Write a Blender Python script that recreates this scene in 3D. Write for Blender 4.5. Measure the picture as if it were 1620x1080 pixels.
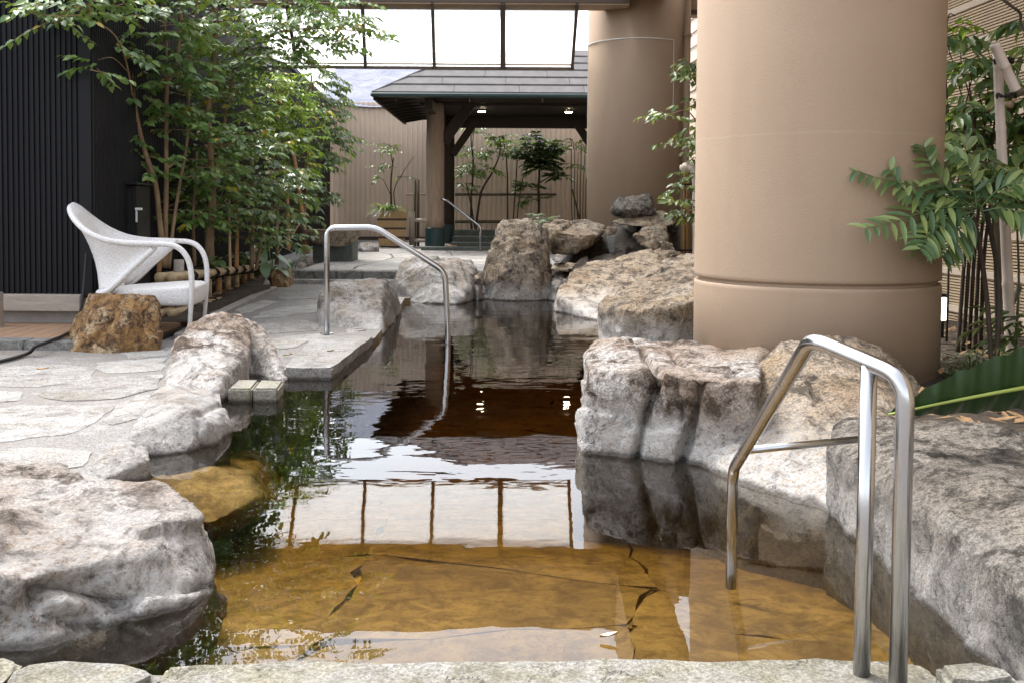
import bpy, bmesh, math, random
import numpy as np
from mathutils import Vector, Matrix, noise
from mathutils.geometry import tessellate_polygon

R = math.radians
scene = bpy.context.scene
for o in list(bpy.data.objects):
    bpy.data.objects.remove(o)
COL = scene.collection
rng = random.Random(7)

# ------------------------------------------------------------------ camera
CAM_H = 0.97
F = 1575.0
SHIFT_Y = -0.0926
cam_d = bpy.data.cameras.new('camera')
cam_d.sensor_width = 36.0
cam_d.lens = 35.0
cam_d.shift_y = SHIFT_Y
cam_d.clip_start = 0.05
cam_d.clip_end = 2000
cam = bpy.data.objects.new('camera', cam_d)
COL.objects.link(cam)
CM = Matrix.Rotation(R(88.0), 3, 'X') @ Matrix.Rotation(R(0.35), 3, 'Z')
cam.matrix_world = Matrix.Translation((0, 0, CAM_H)) @ CM.to_4x4()
scene.camera = cam

# ------------------------------------------------------------------ sky and sun
SUN_EL, SUN_AZ = 60.0, -45.0          # azimuth from +Y towards +X
world = bpy.data.worlds.new('World')
scene.world = world
world.use_nodes = True
wn = world.node_tree
wn.nodes.clear()
w_out = wn.nodes.new('ShaderNodeOutputWorld')
w_bg = wn.nodes.new('ShaderNodeBackground')
w_sky = wn.nodes.new('ShaderNodeTexSky')
w_sky.sky_type = 'NISHITA'
w_sky.sun_disc = False
w_sky.sun_elevation = R(SUN_EL)
w_sky.sun_rotation = R(SUN_AZ)
w_sky.air_density = 1.0
w_sky.dust_density = 3.0
w_sky.ozone_density = 1.0
w_hsv = wn.nodes.new('ShaderNodeHueSaturation')
w_hsv.inputs['Saturation'].default_value = 0.3
wn.links.new(w_sky.outputs[0], w_hsv.inputs['Color'])
wn.links.new(w_hsv.outputs[0], w_bg.inputs['Color'])
w_bg.inputs['Strength'].default_value = 0.15
wn.links.new(w_bg.outputs[0], w_out.inputs[0])

sun_d = bpy.data.lights.new('sun', 'SUN')
sun_d.energy = 0.85
sun_d.angle = R(12)
sun_d.color = (1.0, 0.965, 0.92)
sun = bpy.data.objects.new('sun', sun_d)
COL.objects.link(sun)
sd = Vector((math.sin(R(SUN_AZ)) * math.cos(R(SUN_EL)), math.cos(R(SUN_AZ)) * math.cos(R(SUN_EL)), math.sin(R(SUN_EL))))
sun.rotation_euler = sd.to_track_quat('Z', 'Y').to_euler()
sun.location = sd * 30

vs = scene.view_settings
vs.view_transform = 'Standard'
vs.look = 'None'
vs.exposure = 1.95
vs.gamma = 1.0
vs.use_curve_mapping = False
cy = scene.cycles
cy.max_bounces = 10
cy.transparent_max_bounces = 16
cy.glossy_bounces = 4
cy.diffuse_bounces = 4
cy.transmission_bounces = 6
cy.caustics_reflective = False
cy.caustics_refractive = False
cy.use_denoising = True
cy.sample_clamp_indirect = 6

# ------------------------------------------------------------------ photograph -> place
def ray(px, py):
    return CM @ Vector(((px - 810) / F, -(py - 540) / F + SHIFT_Y * 1620 / F, -1.0))

def W(px, py, Y):
    d = ray(px, py)
    return Vector((0, 0, CAM_H)) + d * (Y / d.y)

def G(px, py, z=0.05):
    d = ray(px, py)
    return Vector((0, 0, CAM_H)) + d * ((z - CAM_H) / d.z)

# ------------------------------------------------------------------ objects
def obj(name, me, m=None, parent=None, loc=None, smooth=False):
    """link a mesh (or bmesh) whose vertices are in place coordinates; its origin goes to loc"""
    if isinstance(me, bmesh.types.BMesh):
        bm = me
        me = bpy.data.meshes.new(name)
        bm.normal_update()
        bm.to_mesh(me)
        bm.free()
    if parent is not None:
        org = PORG.get(parent.name, Vector())
    else:
        org = Vector(loc) if loc is not None else Vector()
    if org.length > 0:
        me.transform(Matrix.Translation(-org))
    if smooth and len(me.polygons):
        me.polygons.foreach_set('use_smooth', [True] * len(me.polygons))
    if m is not None:
        me.materials.append(m)
    o = bpy.data.objects.new(name, me)
    COL.objects.link(o)
    if parent is not None:
        o.parent = parent
        PORG[o.name] = org
    else:
        o.location = org
        PORG[o.name] = org
    return o

PORG = {}

def thing(name, label, cat, loc=(0, 0, 0), group=None):
    o = bpy.data.objects.new(name, None)
    o.empty_display_size = 0.1
    COL.objects.link(o)
    o.location = Vector(loc)
    PORG[o.name] = Vector(loc)
    o['label'] = label
    o['category'] = cat
    if group:
        o['group'] = group
    return o

def tag(o, label, cat, group=None, kind=None):
    o['label'] = label
    o['category'] = cat
    if group:
        o['group'] = group
    if kind:
        o['kind'] = kind
    return o

def struct(o, label=None):
    o['kind'] = 'structure'
    if label:
        o['label'] = label
    return o

# ------------------------------------------------------------------ mesh helpers
def box(bm, c, s, rot=None, bevel=0.0):
    r = bmesh.ops.create_cube(bm, size=1.0)
    vv = r['verts']
    M = Matrix.Translation(Vector(c)) @ (rot.to_4x4() if rot else Matrix.Identity(4)) @ Matrix.Diagonal((*s, 1))
    bmesh.ops.transform(bm, matrix=M, verts=vv)
    if bevel:
        es = list({e for v in vv for e in v.link_edges})
        bmesh.ops.bevel(bm, geom=es, offset=bevel, segments=1, affect='EDGES')

def beam(bm, a, b, w, h, up=Vector((0, 0, 1)), bevel=0.0):
    a, b = Vector(a), Vector(b)
    d = (b - a)
    L = d.length
    d.normalize()
    s = d.cross(up)
    if s.length < 1e-4:
        s = Vector((1, 0, 0))
    s.normalize()
    u = s.cross(d)
    rot = Matrix((d, s, u)).transposed()
    box(bm, (a + b) / 2, (L, w, h), rot, bevel)

def tube(bm, path, rad, n=8, cap=True):
    path = [Vector(p) for p in path]
    if not isinstance(rad, (list, tuple)):
        rad = [rad] * len(path)
    rings = []
    ref = None
    for i, p in enumerate(path):
        t = (path[min(i + 1, len(path) - 1)] - path[max(i - 1, 0)])
        if t.length < 1e-9:
            t = Vector((0, 0, 1))
        t.normalize()
        if ref is None:
            ref = Vector((1, 0, 0)) if abs(t.x) < 0.8 else Vector((0, 1, 0))
        s = t.cross(ref)
        s.normalize()
        ref = s.cross(t)
        ring = []
        for k in range(n):
            a = 2 * math.pi * k / n
            ring.append(bm.verts.new(p + (ref * math.cos(a) + s * math.sin(a)) * rad[i]))
        rings.append(ring)
    for i in range(len(rings) - 1):
        for k in range(n):
            bm.faces.new((rings[i][k], rings[i][(k + 1) % n], rings[i + 1][(k + 1) % n], rings[i + 1][k]))
    if cap:
        bm.faces.new(list(reversed(rings[0])))
        bm.faces.new(rings[-1])

def smooth_path(pts, n=8):
    pts = [Vector(p) for p in pts]
    if len(pts) < 3:
        return pts
    P = [pts[0] * 2 - pts[1]] + pts + [pts[-1] * 2 - pts[-2]]
    out = []
    for i in range(1, len(P) - 2):
        for k in range(n):
            t = k / n
            a, b, c, d = P[i - 1], P[i], P[i + 1], P[i + 2]
            out.append(0.5 * ((2 * b) + (c - a) * t + (2 * a - 5 * b + 4 * c - d) * t * t + (3 * b - a - 3 * c + d) * t ** 3))
    out.append(pts[-1])
    return out

def bend_path(pts, r, n=6):
    """polyline with its corners rounded to radius ~r"""
    pts = [Vector(p) for p in pts]
    out = [pts[0]]
    for i in range(1, len(pts) - 1):
        a, b, c = pts[i - 1], pts[i], pts[i + 1]
        d1 = (a - b)
        d2 = (c - b)
        rr = min(r, d1.length * 0.45, d2.length * 0.45)
        p0 = b + d1.normalized() * rr
        p1 = b + d2.normalized() * rr
        for k in range(n + 1):
            t = k / n
            out.append(p0 * (1 - t) ** 2 + b * 2 * t * (1 - t) + p1 * t * t)
    out.append(pts[-1])
    return out

def prism(bm, poly, z0, z1):
    """poly: list of (x, y); closed solid between z0 and z1 (z1 may be a function)"""
    f = z1 if callable(z1) else (lambda x, y: z1)
    a = [bm.verts.new((p[0], p[1], z0)) for p in poly]
    b = [bm.verts.new((p[0], p[1], f(p[0], p[1]))) for p in poly]
    n = len(poly)
    area = sum(poly[i][0] * poly[(i + 1) % n][1] - poly[(i + 1) % n][0] * poly[i][1] for i in range(n))
    if area < 0:
        a.reverse()
        b.reverse()
    top = bm.faces.new(b)
    bm.faces.new(list(reversed(a)))
    for i in range(n):
        bm.faces.new((a[i], a[(i + 1) % n], b[(i + 1) % n], b[i]))
    return top

def lathe(bm, prof, c, n=24):
    rings = []
    for r, z in prof:
        rings.append([bm.verts.new((c[0] + r * math.cos(2 * math.pi * k / n), c[1] + r * math.sin(2 * math.pi * k / n), z)) for k in range(n)])
    for i in range(len(rings) - 1):
        for k in range(n):
            bm.faces.new((rings[i][k], rings[i][(k + 1) % n], rings[i + 1][(k + 1) % n], rings[i + 1][k]))
    bm.faces.new(list(reversed(rings[0])))
    bm.faces.new(rings[-1])

def rough_poly(poly, step=0.06, amp=0.01, seed=0):
    """subdivide a polygon outline and wobble it"""
    out = []
    n = len(poly)
    for i in range(n):
        a = Vector(poly[i][:2])
        b = Vector(poly[(i + 1) % n][:2])
        m = max(1, int((b - a).length / step))
        d = (b - a)
        nn = Vector((-d.y, d.x)).normalized() if d.length > 0 else Vector((0, 0))
        for k in range(m):
            p = a + d * (k / m)
            w = noise.noise(Vector((p.x * 6, p.y * 6, seed * 3.7))) * amp * 2
            out.append(p + nn * w)
    return out

# ------------------------------------------------------------------ materials
def newmat(name):
    m = bpy.data.materials.new(name)
    m.use_nodes = True
    nt = m.node_tree
    nt.nodes.clear()
    out = nt.nodes.new('ShaderNodeOutputMaterial')
    b = nt.nodes.new('ShaderNodeBsdfPrincipled')
    nt.links.new(b.outputs[0], out.inputs[0])
    return m, nt, b

class NT:
    def __init__(self, nt):
        self.t = nt
    def n(self, typ, **kw):
        nd = self.t.nodes.new(typ)
        for k, v in kw.items():
            setattr(nd, k, v)
        return nd
    def l(self, a, b):
        self.t.links.new(a, b)
    def coord(self, kind='Object', scale=(1, 1, 1), rnd=False):
        tc = self.n('ShaderNodeTexCoord')
        src = self.n('ShaderNodeNewGeometry').outputs['Position'] if kind == 'World' else tc.outputs[kind]
        if rnd:
            oi = self.n('ShaderNodeObjectInfo')
            mu = self.n('ShaderNodeMath', operation='MULTIPLY')
            self.l(oi.outputs['Random'], mu.inputs[0])
            mu.inputs[1].default_value = 37.0
            va = self.n('ShaderNodeVectorMath', operation='ADD')
            self.l(src, va.inputs[0])
            self.l(mu.outputs[0], va.inputs[1])
            src = va.outputs[0]
        mp = self.n('ShaderNodeMapping')
        mp.inputs['Scale'].default_value = scale
        self.l(src, mp.inputs[0])
        return mp.outputs[0]
    def noise(self, vec, scale, detail=4, rough=0.55, dist=0.0):
        nd = self.n('ShaderNodeTexNoise')
        nd.inputs['Scale'].default_value = scale
        nd.inputs['Detail'].default_value = detail
        nd.inputs['Roughness'].default_value = rough
        nd.inputs['Distortion'].default_value = dist
        self.l(vec, nd.inputs['Vector'])
        return nd.outputs['Fac']
    def ramp(self, fac, stops):
        r = self.n('ShaderNodeValToRGB')
        el = r.color_ramp.elements
        while len(el) < len(stops):
            el.new(0.5)
        for e, (p, c) in zip(el, stops):
            e.position = p
            e.color = (*c, 1) if len(c) == 3 else (c[0], c[0], c[0], 1)
        self.l(fac, r.inputs[0])
        return r.outputs[0]
    def mix(self, fac, a, b, mode='MIX'):
        m = self.n('ShaderNodeMix', data_type='RGBA', blend_type=mode)
        for s, v in ((m.inputs[0], fac), (m.inputs[6], a), (m.inputs[7], b)):
            if isinstance(v, (int, float)):
                s.default_value = v
            elif isinstance(v, tuple):
                s.default_value = (*v, 1)
            else:
                self.l(v, s)
        return m.outputs[2]
    def math(self, op, a, b=None, clamp=False):
        m = self.n('ShaderNodeMath', operation=op, use_clamp=clamp)
        for s, v in ((m.inputs[0], a), (m.inputs[1], b)):
            if v is None:
                continue
            if isinstance(v, (int, float)):
                s.default_value = v
            else:
                self.l(v, s)
        return m.outputs[0]
    def maprange(self, v, a, b, c=0.0, d=1.0):
        m = self.n('ShaderNodeMapRange')
        self.l(v, m.inputs[0])
        for i, x in enumerate((a, b, c, d)):
            m.inputs[i + 1].default_value = x
        return m.outputs[0]
    def bump(self, h, strength=0.3, dist=0.01, nrm=None):
        b = self.n('ShaderNodeBump')
        b.inputs['Strength'].default_value = strength
        b.inputs['Distance'].default_value = dist
        self.l(h, b.inputs['Height'])
        if nrm is not None:
            self.l(nrm, b.inputs['Normal'])
        return b.outputs[0]

def rock_mat(name, c1, c2, dark, patch=0.5, ochre=None, lime=0.6, speck=0.5, scale=1.0, rough=0.85, och_amt=0.5):
    m, nt, b = newmat(name)
    k = NT(nt)
    co = k.coord('Object', (1, 1, 1), True)
    n1 = k.noise(co, 2.2 * scale, 5, 0.6, 0.4)
    n2 = k.noise(co, 7.0 * scale, 8, 0.68, 0.6)
    n3 = k.noise(co, 46.0 * scale, 6, 0.75)
    n4 = k.noise(co, 120.0 * scale, 4, 0.8)
    base = k.mix(k.maprange(n1, 0.38, 0.62), c1, c2)
    if ochre:
        n5 = k.noise(co, 3.1 * scale, 4, 0.6, 0.8)
        base = k.mix(k.math('MULTIPLY', k.maprange(n5, 0.50, 0.62), och_amt, True), base, ochre)
    n7 = k.noise(co, 20.0 * scale, 8, 0.75, 0.4)
    dk = k.math('MULTIPLY', k.maprange(k.math('ADD', k.math('MULTIPLY', n2, 0.6), k.math('MULTIPLY', n7, 0.4)), 0.48, 0.57), min(1.0, patch * 1.4), True)
    base = k.mix(dk, base, dark)
    sp = k.math('MULTIPLY', k.maprange(n3, 0.49, 0.56), min(1.0, speck * 1.5), True)
    base = k.mix(sp, base, k.mix(0.65, base, dark))
    lt = k.maprange(n4, 0.40, 0.60, 0.62, 1.36)
    mul = k.n('ShaderNodeVectorMath', operation='SCALE')
    k.l(base, mul.inputs[0])
    oi_ = k.n('ShaderNodeObjectInfo')
    k.l(k.math('MULTIPLY', lt, k.maprange(oi_.outputs['Random'], 0, 1, 0.84, 1.14)), mul.inputs['Scale'])
    base = mul.outputs[0]
    # cracks: thin dark vein lines
    n6 = k.noise(co, 1.1 * scale, 7, 0.65, 0.6)
    cr = k.math('ABSOLUTE', k.math('SUBTRACT', n6, 0.5))
    crk = k.maprange(cr, 0.0, 0.004, 1.0, 0.0)
    crk = k.math('MULTIPLY', crk, k.maprange(n2, 0.45, 0.6), True)
    base = k.mix(k.math('MULTIPLY', crk, 0.55), base, (0.03, 0.025, 0.02))
    # mineral deposit and wet line near the water level (z = 0)
    pos = k.n('ShaderNodeNewGeometry').outputs['Position']
    sx = k.n('ShaderNodeSeparateXYZ')
    k.l(pos, sx.inputs[0])
    z = k.math('ADD', sx.outputs['Z'], k.math('MULTIPLY', k.math('SUBTRACT', n2, 0.5), 0.22))
    limef = k.math('MULTIPLY', k.maprange(z, 0.24, 0.07), lime, True)
    limef = k.math('MULTIPLY', limef, k.maprange(n3, 0.35, 0.55), True)
    base = k.mix(limef, base, (0.60, 0.585, 0.565))
    z2 = k.math('ADD', sx.outputs['Z'], k.math('MULTIPLY', k.math('SUBTRACT', n2, 0.5), 0.04))
    wet = k.maprange(z2, 0.022, 0.008)
    base = k.mix(k.math('MULTIPLY', wet, 0.75), base, (0.035, 0.028, 0.02))
    k.l(base, b.inputs['Base Color'])
    rr = k.maprange(wet, 0, 1, rough, 0.25)
    k.l(rr, b.inputs['Roughness'])
    b.inputs['Specular IOR Level'].default_value = 0.3
    h = k.math('ADD', k.math('MULTIPLY', n2, 1.0), k.math('MULTIPLY', n3, 0.45))
    h = k.math('ADD', h, k.math('MULTIPLY', n4, 0.15))
    h = k.math('SUBTRACT', h, k.math('MULTIPLY', crk, 0.5))
    k.l(k.bump(h, 0.85, 0.045), b.inputs['Normal'])
    return m

def plain_mat(name, c, rough=0.6, metal=0.0, var=0.12, scale=8.0, bump=0.0, bscale=60.0, coords='Object', stretch=(1, 1, 1), spec=0.4, bdist=0.004):
    m, nt, b = newmat(name)
    k = NT(nt)
    co = k.coord(coords, stretch, True)
    n1 = k.noise(co, scale, 5, 0.6, 0.3)
    n2 = k.noise(co, bscale, 4, 0.6)
    lo = tuple(x * (1 - var) for x in c)
    hi = tuple(min(1, x * (1 + var)) for x in c)
    k.l(k.mix(k.maprange(n1, 0.3, 0.7), lo, hi), b.inputs['Base Color'])
    k.l(k.maprange(n1, 0.3, 0.7, max(0.02, rough - 0.06), min(1, rough + 0.08)), b.inputs['Roughness'])
    b.inputs['Metallic'].default_value = metal
    b.inputs['Specular IOR Level'].default_value = spec
    if bump:
        k.l(k.bump(n2, bump, bdist), b.inputs['Normal'])
    return m

def wood_mat(name, c1, c2, rough=0.65, axis=(1, 1, 8), scale=6.0):
    m, nt, b = newmat(name)
    k = NT(nt)
    inv = tuple(1.0 / a * 4 for a in axis)
    co = k.coord('Object', inv, True)
    n1 = k.noise(co, scale, 6, 0.65, 0.8)
    n2 = k.noise(co, scale * 5, 3, 0.6, 0.2)
    base = k.mix(k.maprange(n1, 0.35, 0.65), c1, c2)
    base = k.mix(k.math('MULTIPLY', k.maprange(n2, 0.5, 0.7), 0.35), base, tuple(x * 0.45 for x in c1))
    k.l(base, b.inputs['Base Color'])
    b.inputs['Roughness'].default_value = rough
    b.inputs['Specular IOR Level'].default_value = 0.3
    k.l(k.bump(n1, 0.35, 0.01), b.inputs['Normal'])
    return m

def leaf_mat(name, c1, c2, c3=None, gloss=0.38, yellow=0.0, trans=0.3):
    m = bpy.data.materials.new(name)
    m.use_nodes = True
    nt = m.node_tree
    nt.nodes.clear()
    k = NT(nt)
    out = k.n('ShaderNodeOutputMaterial')
    b = k.n('ShaderNodeBsdfPrincipled')
    geo = k.n('ShaderNodeNewGeometry')
    stops = [(0.0, c1), (0.55, c2), (0.9, c3 or c2)]
    if yellow:
        stops += [(1 - yellow - 0.001, c3 or c2), (1 - yellow, (0.55, 0.33, 0.02))]
    col = k.ramp(geo.outputs['Random Per Island'], stops)
    k.l(col, b.inputs['Base Color'])
    b.inputs['Roughness'].default_value = gloss
    b.inputs['Specular IOR Level'].default_value = 0.7
    tr = k.n('ShaderNodeBsdfTranslucent')
    k.l(k.mix(0.6, col, (0.34, 0.46, 0.05)), tr.inputs[0])
    mx = k.n('ShaderNodeMixShader')
    mx.inputs[0].default_value = trans
    k.l(b.outputs[0], mx.inputs[1])
    k.l(tr.outputs[0], mx.inputs[2])
    k.l(mx.outputs[0], out.inputs[0])
    return m

def emit_mat(name, c, s):
    m, nt, b = newmat(name)
    b.inputs['Base Color'].default_value = (*c, 1)
    b.inputs['Emission Color'].default_value = (*c, 1)
    b.inputs['Emission Strength'].default_value = s
    return m

M = {}
M['rock_grey'] = rock_mat('grey_granite', (0.48, 0.46, 0.44), (0.29, 0.225, 0.17), (0.075, 0.052, 0.036), 0.75, (0.24, 0.15, 0.095), 0.95)
M['rock_pale'] = rock_mat('pale_granite', (0.48, 0.47, 0.46), (0.32, 0.28, 0.235), (0.09, 0.075, 0.06), 0.5, (0.34, 0.24, 0.15), 0.7, 0.45, 1.3)
M['rock_tan'] = rock_mat('tan_granite', (0.47, 0.40, 0.315), (0.33, 0.245, 0.165), (0.07, 0.055, 0.042), 0.65, (0.40, 0.27, 0.13), 0.9, 0.6, 1.2, 0.85, 0.35)
M['rock_rust'] = rock_mat('rust_sandstone', (0.40, 0.235, 0.095), (0.27, 0.15, 0.06), (0.08, 0.045, 0.025), 0.8, (0.55, 0.43, 0.28), 0.0, 0.5, 2.2, 0.85, 0.9)
M['rock_dark'] = rock_mat('dark_granite', (0.30, 0.27, 0.235), (0.20, 0.17, 0.14), (0.045, 0.038, 0.03), 0.7, (0.38, 0.33, 0.27), 0.5, 0.8, 1.2)
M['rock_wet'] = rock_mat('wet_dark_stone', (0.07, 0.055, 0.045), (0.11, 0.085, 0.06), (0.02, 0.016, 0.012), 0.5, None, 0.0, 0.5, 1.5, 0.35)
M['flag'] = rock_mat('flagstone', (0.49, 0.485, 0.475), (0.40, 0.385, 0.36), (0.2, 0.18, 0.155), 0.35, (0.36, 0.31, 0.25), 0.0, 0.4, 1.0, 0.8)
M['coping'] = rock_mat('coping_stone', (0.44, 0.43, 0.40), (0.37, 0.35, 0.30), (0.20, 0.18, 0.11), 0.4, (0.42, 0.38, 0.25), 0.0, 0.4, 1.2, 0.7)
M['step'] = rock_mat('step_stone', (0.34, 0.335, 0.32), (0.25, 0.245, 0.23), (0.10, 0.095, 0.09), 0.5, None, 0.0, 0.5, 1.5, 0.75)
M['bench_base'] = plain_mat('green_stone', (0.085, 0.10, 0.088), 0.7, var=0.3, scale=10, bump=0.3)
M['column'] = None
M['dark_metal'] = plain_mat('black_corrugated_metal', (0.006, 0.006, 0.008), 0.5, 0.0, 0.2, 3.0, spec=0.2)
M['black'] = plain_mat('black_paint', (0.012, 0.012, 0.013), 0.4, var=0.2)
M['steel'] = plain_mat('stainless_steel', (0.50, 0.50, 0.51), 0.22, 1.0, 0.08, 6.0, bump=0.05, bscale=200, stretch=(1, 1, 0.2), bdist=0.001)
M['white_weave'] = None
M['ledge'] = wood_mat('grey_ledge_board', (0.40, 0.35, 0.30), (0.30, 0.26, 0.22), 0.75, (8, 1, 1))
M['concrete'] = plain_mat('plinth_concrete', (0.28, 0.26, 0.245), 0.85, var=0.2, bump=0.3)
M['deck_wood'] = wood_mat('deck_board_wood', (0.40, 0.26, 0.17), (0.33, 0.21, 0.135), 0.6, (1, 8, 1))
M['bamboo'] = plain_mat('dry_bamboo', (0.50, 0.38, 0.23), 0.45, var=0.25, scale=5, bump=0.1, stretch=(1, 1, 0.4))
M['bamboo_brown'] = plain_mat('brown_bamboo', (0.33, 0.18, 0.075), 0.5, var=0.3, scale=4, bump=0.1)
M['bamboo_pale'] = plain_mat('pale_bamboo', (0.60, 0.50, 0.43), 0.4, var=0.15, scale=5)
M['bamboo_dark'] = plain_mat('dark_bamboo', (0.10, 0.085, 0.05), 0.5, var=0.3, scale=5)
M['rope'] = plain_mat('black_rope', (0.018, 0.016, 0.014), 0.9, var=0.2)
M['rubber'] = plain_mat('black_rubber', (0.012, 0.012, 0.012), 0.55)
M['bark'] = plain_mat('tree_bark', (0.27, 0.185, 0.11), 0.85, var=0.4, scale=12, bump=0.6, bscale=40, stretch=(1, 1, 0.3), bdist=0.01)
M['bark_dark'] = plain_mat('dark_bark', (0.06, 0.042, 0.03), 0.85, var=0.4, scale=12, bump=0.6, bscale=40, stretch=(1, 1, 0.3), bdist=0.01)
M['log'] = wood_mat('weathered_log', (0.36, 0.275, 0.205), (0.26, 0.19, 0.135), 0.75, (1, 1, 10), 9.0)
M['dark_wood'] = wood_mat('dark_stained_wood', (0.035, 0.024, 0.017), (0.025, 0.017, 0.012), 0.6, (1, 1, 6))
M['teal_metal'] = plain_mat('dark_teal_metal', (0.022, 0.048, 0.05), 0.35, 0.0, 0.15)
M['shingle'] = plain_mat('grey_roof_sheet', (0.125, 0.12, 0.12), 0.85, spec=0.15, var=0.22, scale=5, bump=0.2, stretch=(1, 0.3, 1))
M['tub'] = wood_mat('planter_wood', (0.62, 0.42, 0.22), (0.54, 0.35, 0.17), 0.6, (1, 1, 8))
M['frame'] = plain_mat('brown_frame', (0.075, 0.052, 0.04), 0.5)
M['tan_wall'] = plain_mat('tan_corrugated_metal', (0.66, 0.52, 0.40), 0.5, var=0.06, scale=1.5)
M['louver'] = plain_mat('louver_slat', (0.52, 0.39, 0.25), 0.6, var=0.12, scale=3)
M['batten'] = plain_mat('louver_batten', (0.58, 0.47, 0.35), 0.6, var=0.1, scale=3)
M['louver_back'] = plain_mat('louver_backing', (0.02, 0.016, 0.012), 0.9)
M['siding'] = plain_mat('cream_siding', (0.58, 0.48, 0.38), 0.6, var=0.06)
M['soil'] = plain_mat('garden_soil', (0.055, 0.042, 0.03), 0.95, var=0.5, scale=14, bump=0.8, bscale=50, bdist=0.03)
M['litter'] = plain_mat('dry_leaf', (0.22, 0.13, 0.06), 0.8, var=0.5, scale=30)
M['yellow_leaf'] = plain_mat('yellow_leaf', (0.45, 0.24, 0.03), 0.6, var=0.3)
M['pale_leaf'] = plain_mat('pale_leaf', (0.75, 0.68, 0.5), 0.6, var=0.1)
M['lamp'] = emit_mat('lamp_glow', (1.0, 0.82, 0.55), 30)
M['lantern'] = emit_mat('lantern_glow', (1.0, 0.93, 0.70), 2.2)
M['white_paint'] = plain_mat('white_paint', (0.75, 0.75, 0.75), 0.4)

def column_mat():
    m, nt, b = newmat('tan_stucco')
    k = NT(nt)
    co = k.coord('Object', (1, 1, 1), True)
    big = k.noise(co, 1.1, 4, 0.55, 0.5)
    st = k.n('ShaderNodeMapping')
    st.inputs['Scale'].default_value = (1, 1, 0.12)
    k.l(co, st.inputs[0])
    streak = k.noise(st.outputs[0], 6.0, 4, 0.6)
    st2 = k.n('ShaderNodeMapping')
    st2.inputs['Scale'].default_value = (1, 1, 2.6)
    k.l(co, st2.inputs[0])
    fine = k.noise(st2.outputs[0], 75.0, 6, 0.7)
    grit = k.noise(co, 160.0, 3, 0.6)
    c = k.mix(k.maprange(big, 0.3, 0.7), (0.335, 0.243, 0.168), (0.375, 0.276, 0.196))
    c = k.mix(k.math('MULTIPLY', k.maprange(streak, 0.58, 0.75), 0.18, True), c, (0.27, 0.19, 0.13))
    blot = k.noise(co, 3.0, 6, 0.7)
    c = k.mix(k.math('MULTIPLY', k.maprange(blot, 0.62, 0.75), 0.22, True), c, (0.56, 0.44, 0.33))
    pits = k.noise(co, 40.0, 2, 0.5)
    c = k.mix(k.math('MULTIPLY', k.maprange(pits, 0.74, 0.78), 0.5, True), c, (0.25, 0.17, 0.115))
    pos = k.n('ShaderNodeNewGeometry').outputs['Position']
    sx = k.n('ShaderNodeSeparateXYZ')
    k.l(pos, sx.inputs[0])
    wob = k.math('MULTIPLY', k.math('SUBTRACT', k.noise(co, 2.4, 6, 0.65), 0.5), 0.05)
    zz = k.math('ADD', sx.outputs['Z'], wob)
    line = k.maprange(k.math('ABSOLUTE', k.math('SUBTRACT', zz, 1.33)), 0.0015, 0.006, 1.0, 0.0)
    c = k.mix(k.math('MULTIPLY', line, 0.16), c, (0.50, 0.40, 0.31))
    grime = k.math('MULTIPLY', k.maprange(k.math('ADD', sx.outputs['Z'], k.math('MULTIPLY', k.math('SUBTRACT', blot, 0.5), 0.5)), 0.62, 0.30), k.maprange(fine, 0.3, 0.65))
    c = k.mix(k.math('MULTIPLY', grime, 0.4, True), c, (0.22, 0.165, 0.12))
    hair = k.maprange(k.math('ABSOLUTE', k.math('SUBTRACT', k.noise(co, 1.5, 8, 0.7, 0.5), 0.5)), 0.0, 0.0022, 1.0, 0.0)
    c = k.mix(k.math('MULTIPLY', k.math('MULTIPLY', hair, k.maprange(big, 0.5, 0.6), True), 0.35), c, (0.18, 0.12, 0.085))
    k.l(c, b.inputs['Base Color'])
    b.inputs['Roughness'].default_value = 0.72
    b.inputs['Specular IOR Level'].default_value = 0.25
    h = k.math('ADD', fine, k.math('MULTIPLY', grit, 0.3))
    k.l(k.bump(h, 0.32, 0.006), b.inputs['Normal'])
    return m
M['column'] = column_mat()

def weave_mat():
    m, nt, b = newmat('white_woven_resin')
    k = NT(nt)
    co = k.coord('Object', (1, 1, 1))
    v = k.n('ShaderNodeTexVoronoi')
    v.inputs['Scale'].default_value = 95
    k.l(co, v.inputs['Vector'])
    c = k.mix(k.maprange(v.outputs['Distance'], 0.25, 0.75), (0.80, 0.80, 0.81), (0.66, 0.64, 0.62))
    k.l(c, b.inputs['Base Color'])
    b.inputs['Roughness'].default_value = 0.45
    k.l(k.bump(k.math('SUBTRACT', 1.0, v.outputs['Distance']), 0.6, 0.006), b.inputs['Normal'])
    return m
M['white_weave'] = weave_mat()

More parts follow.
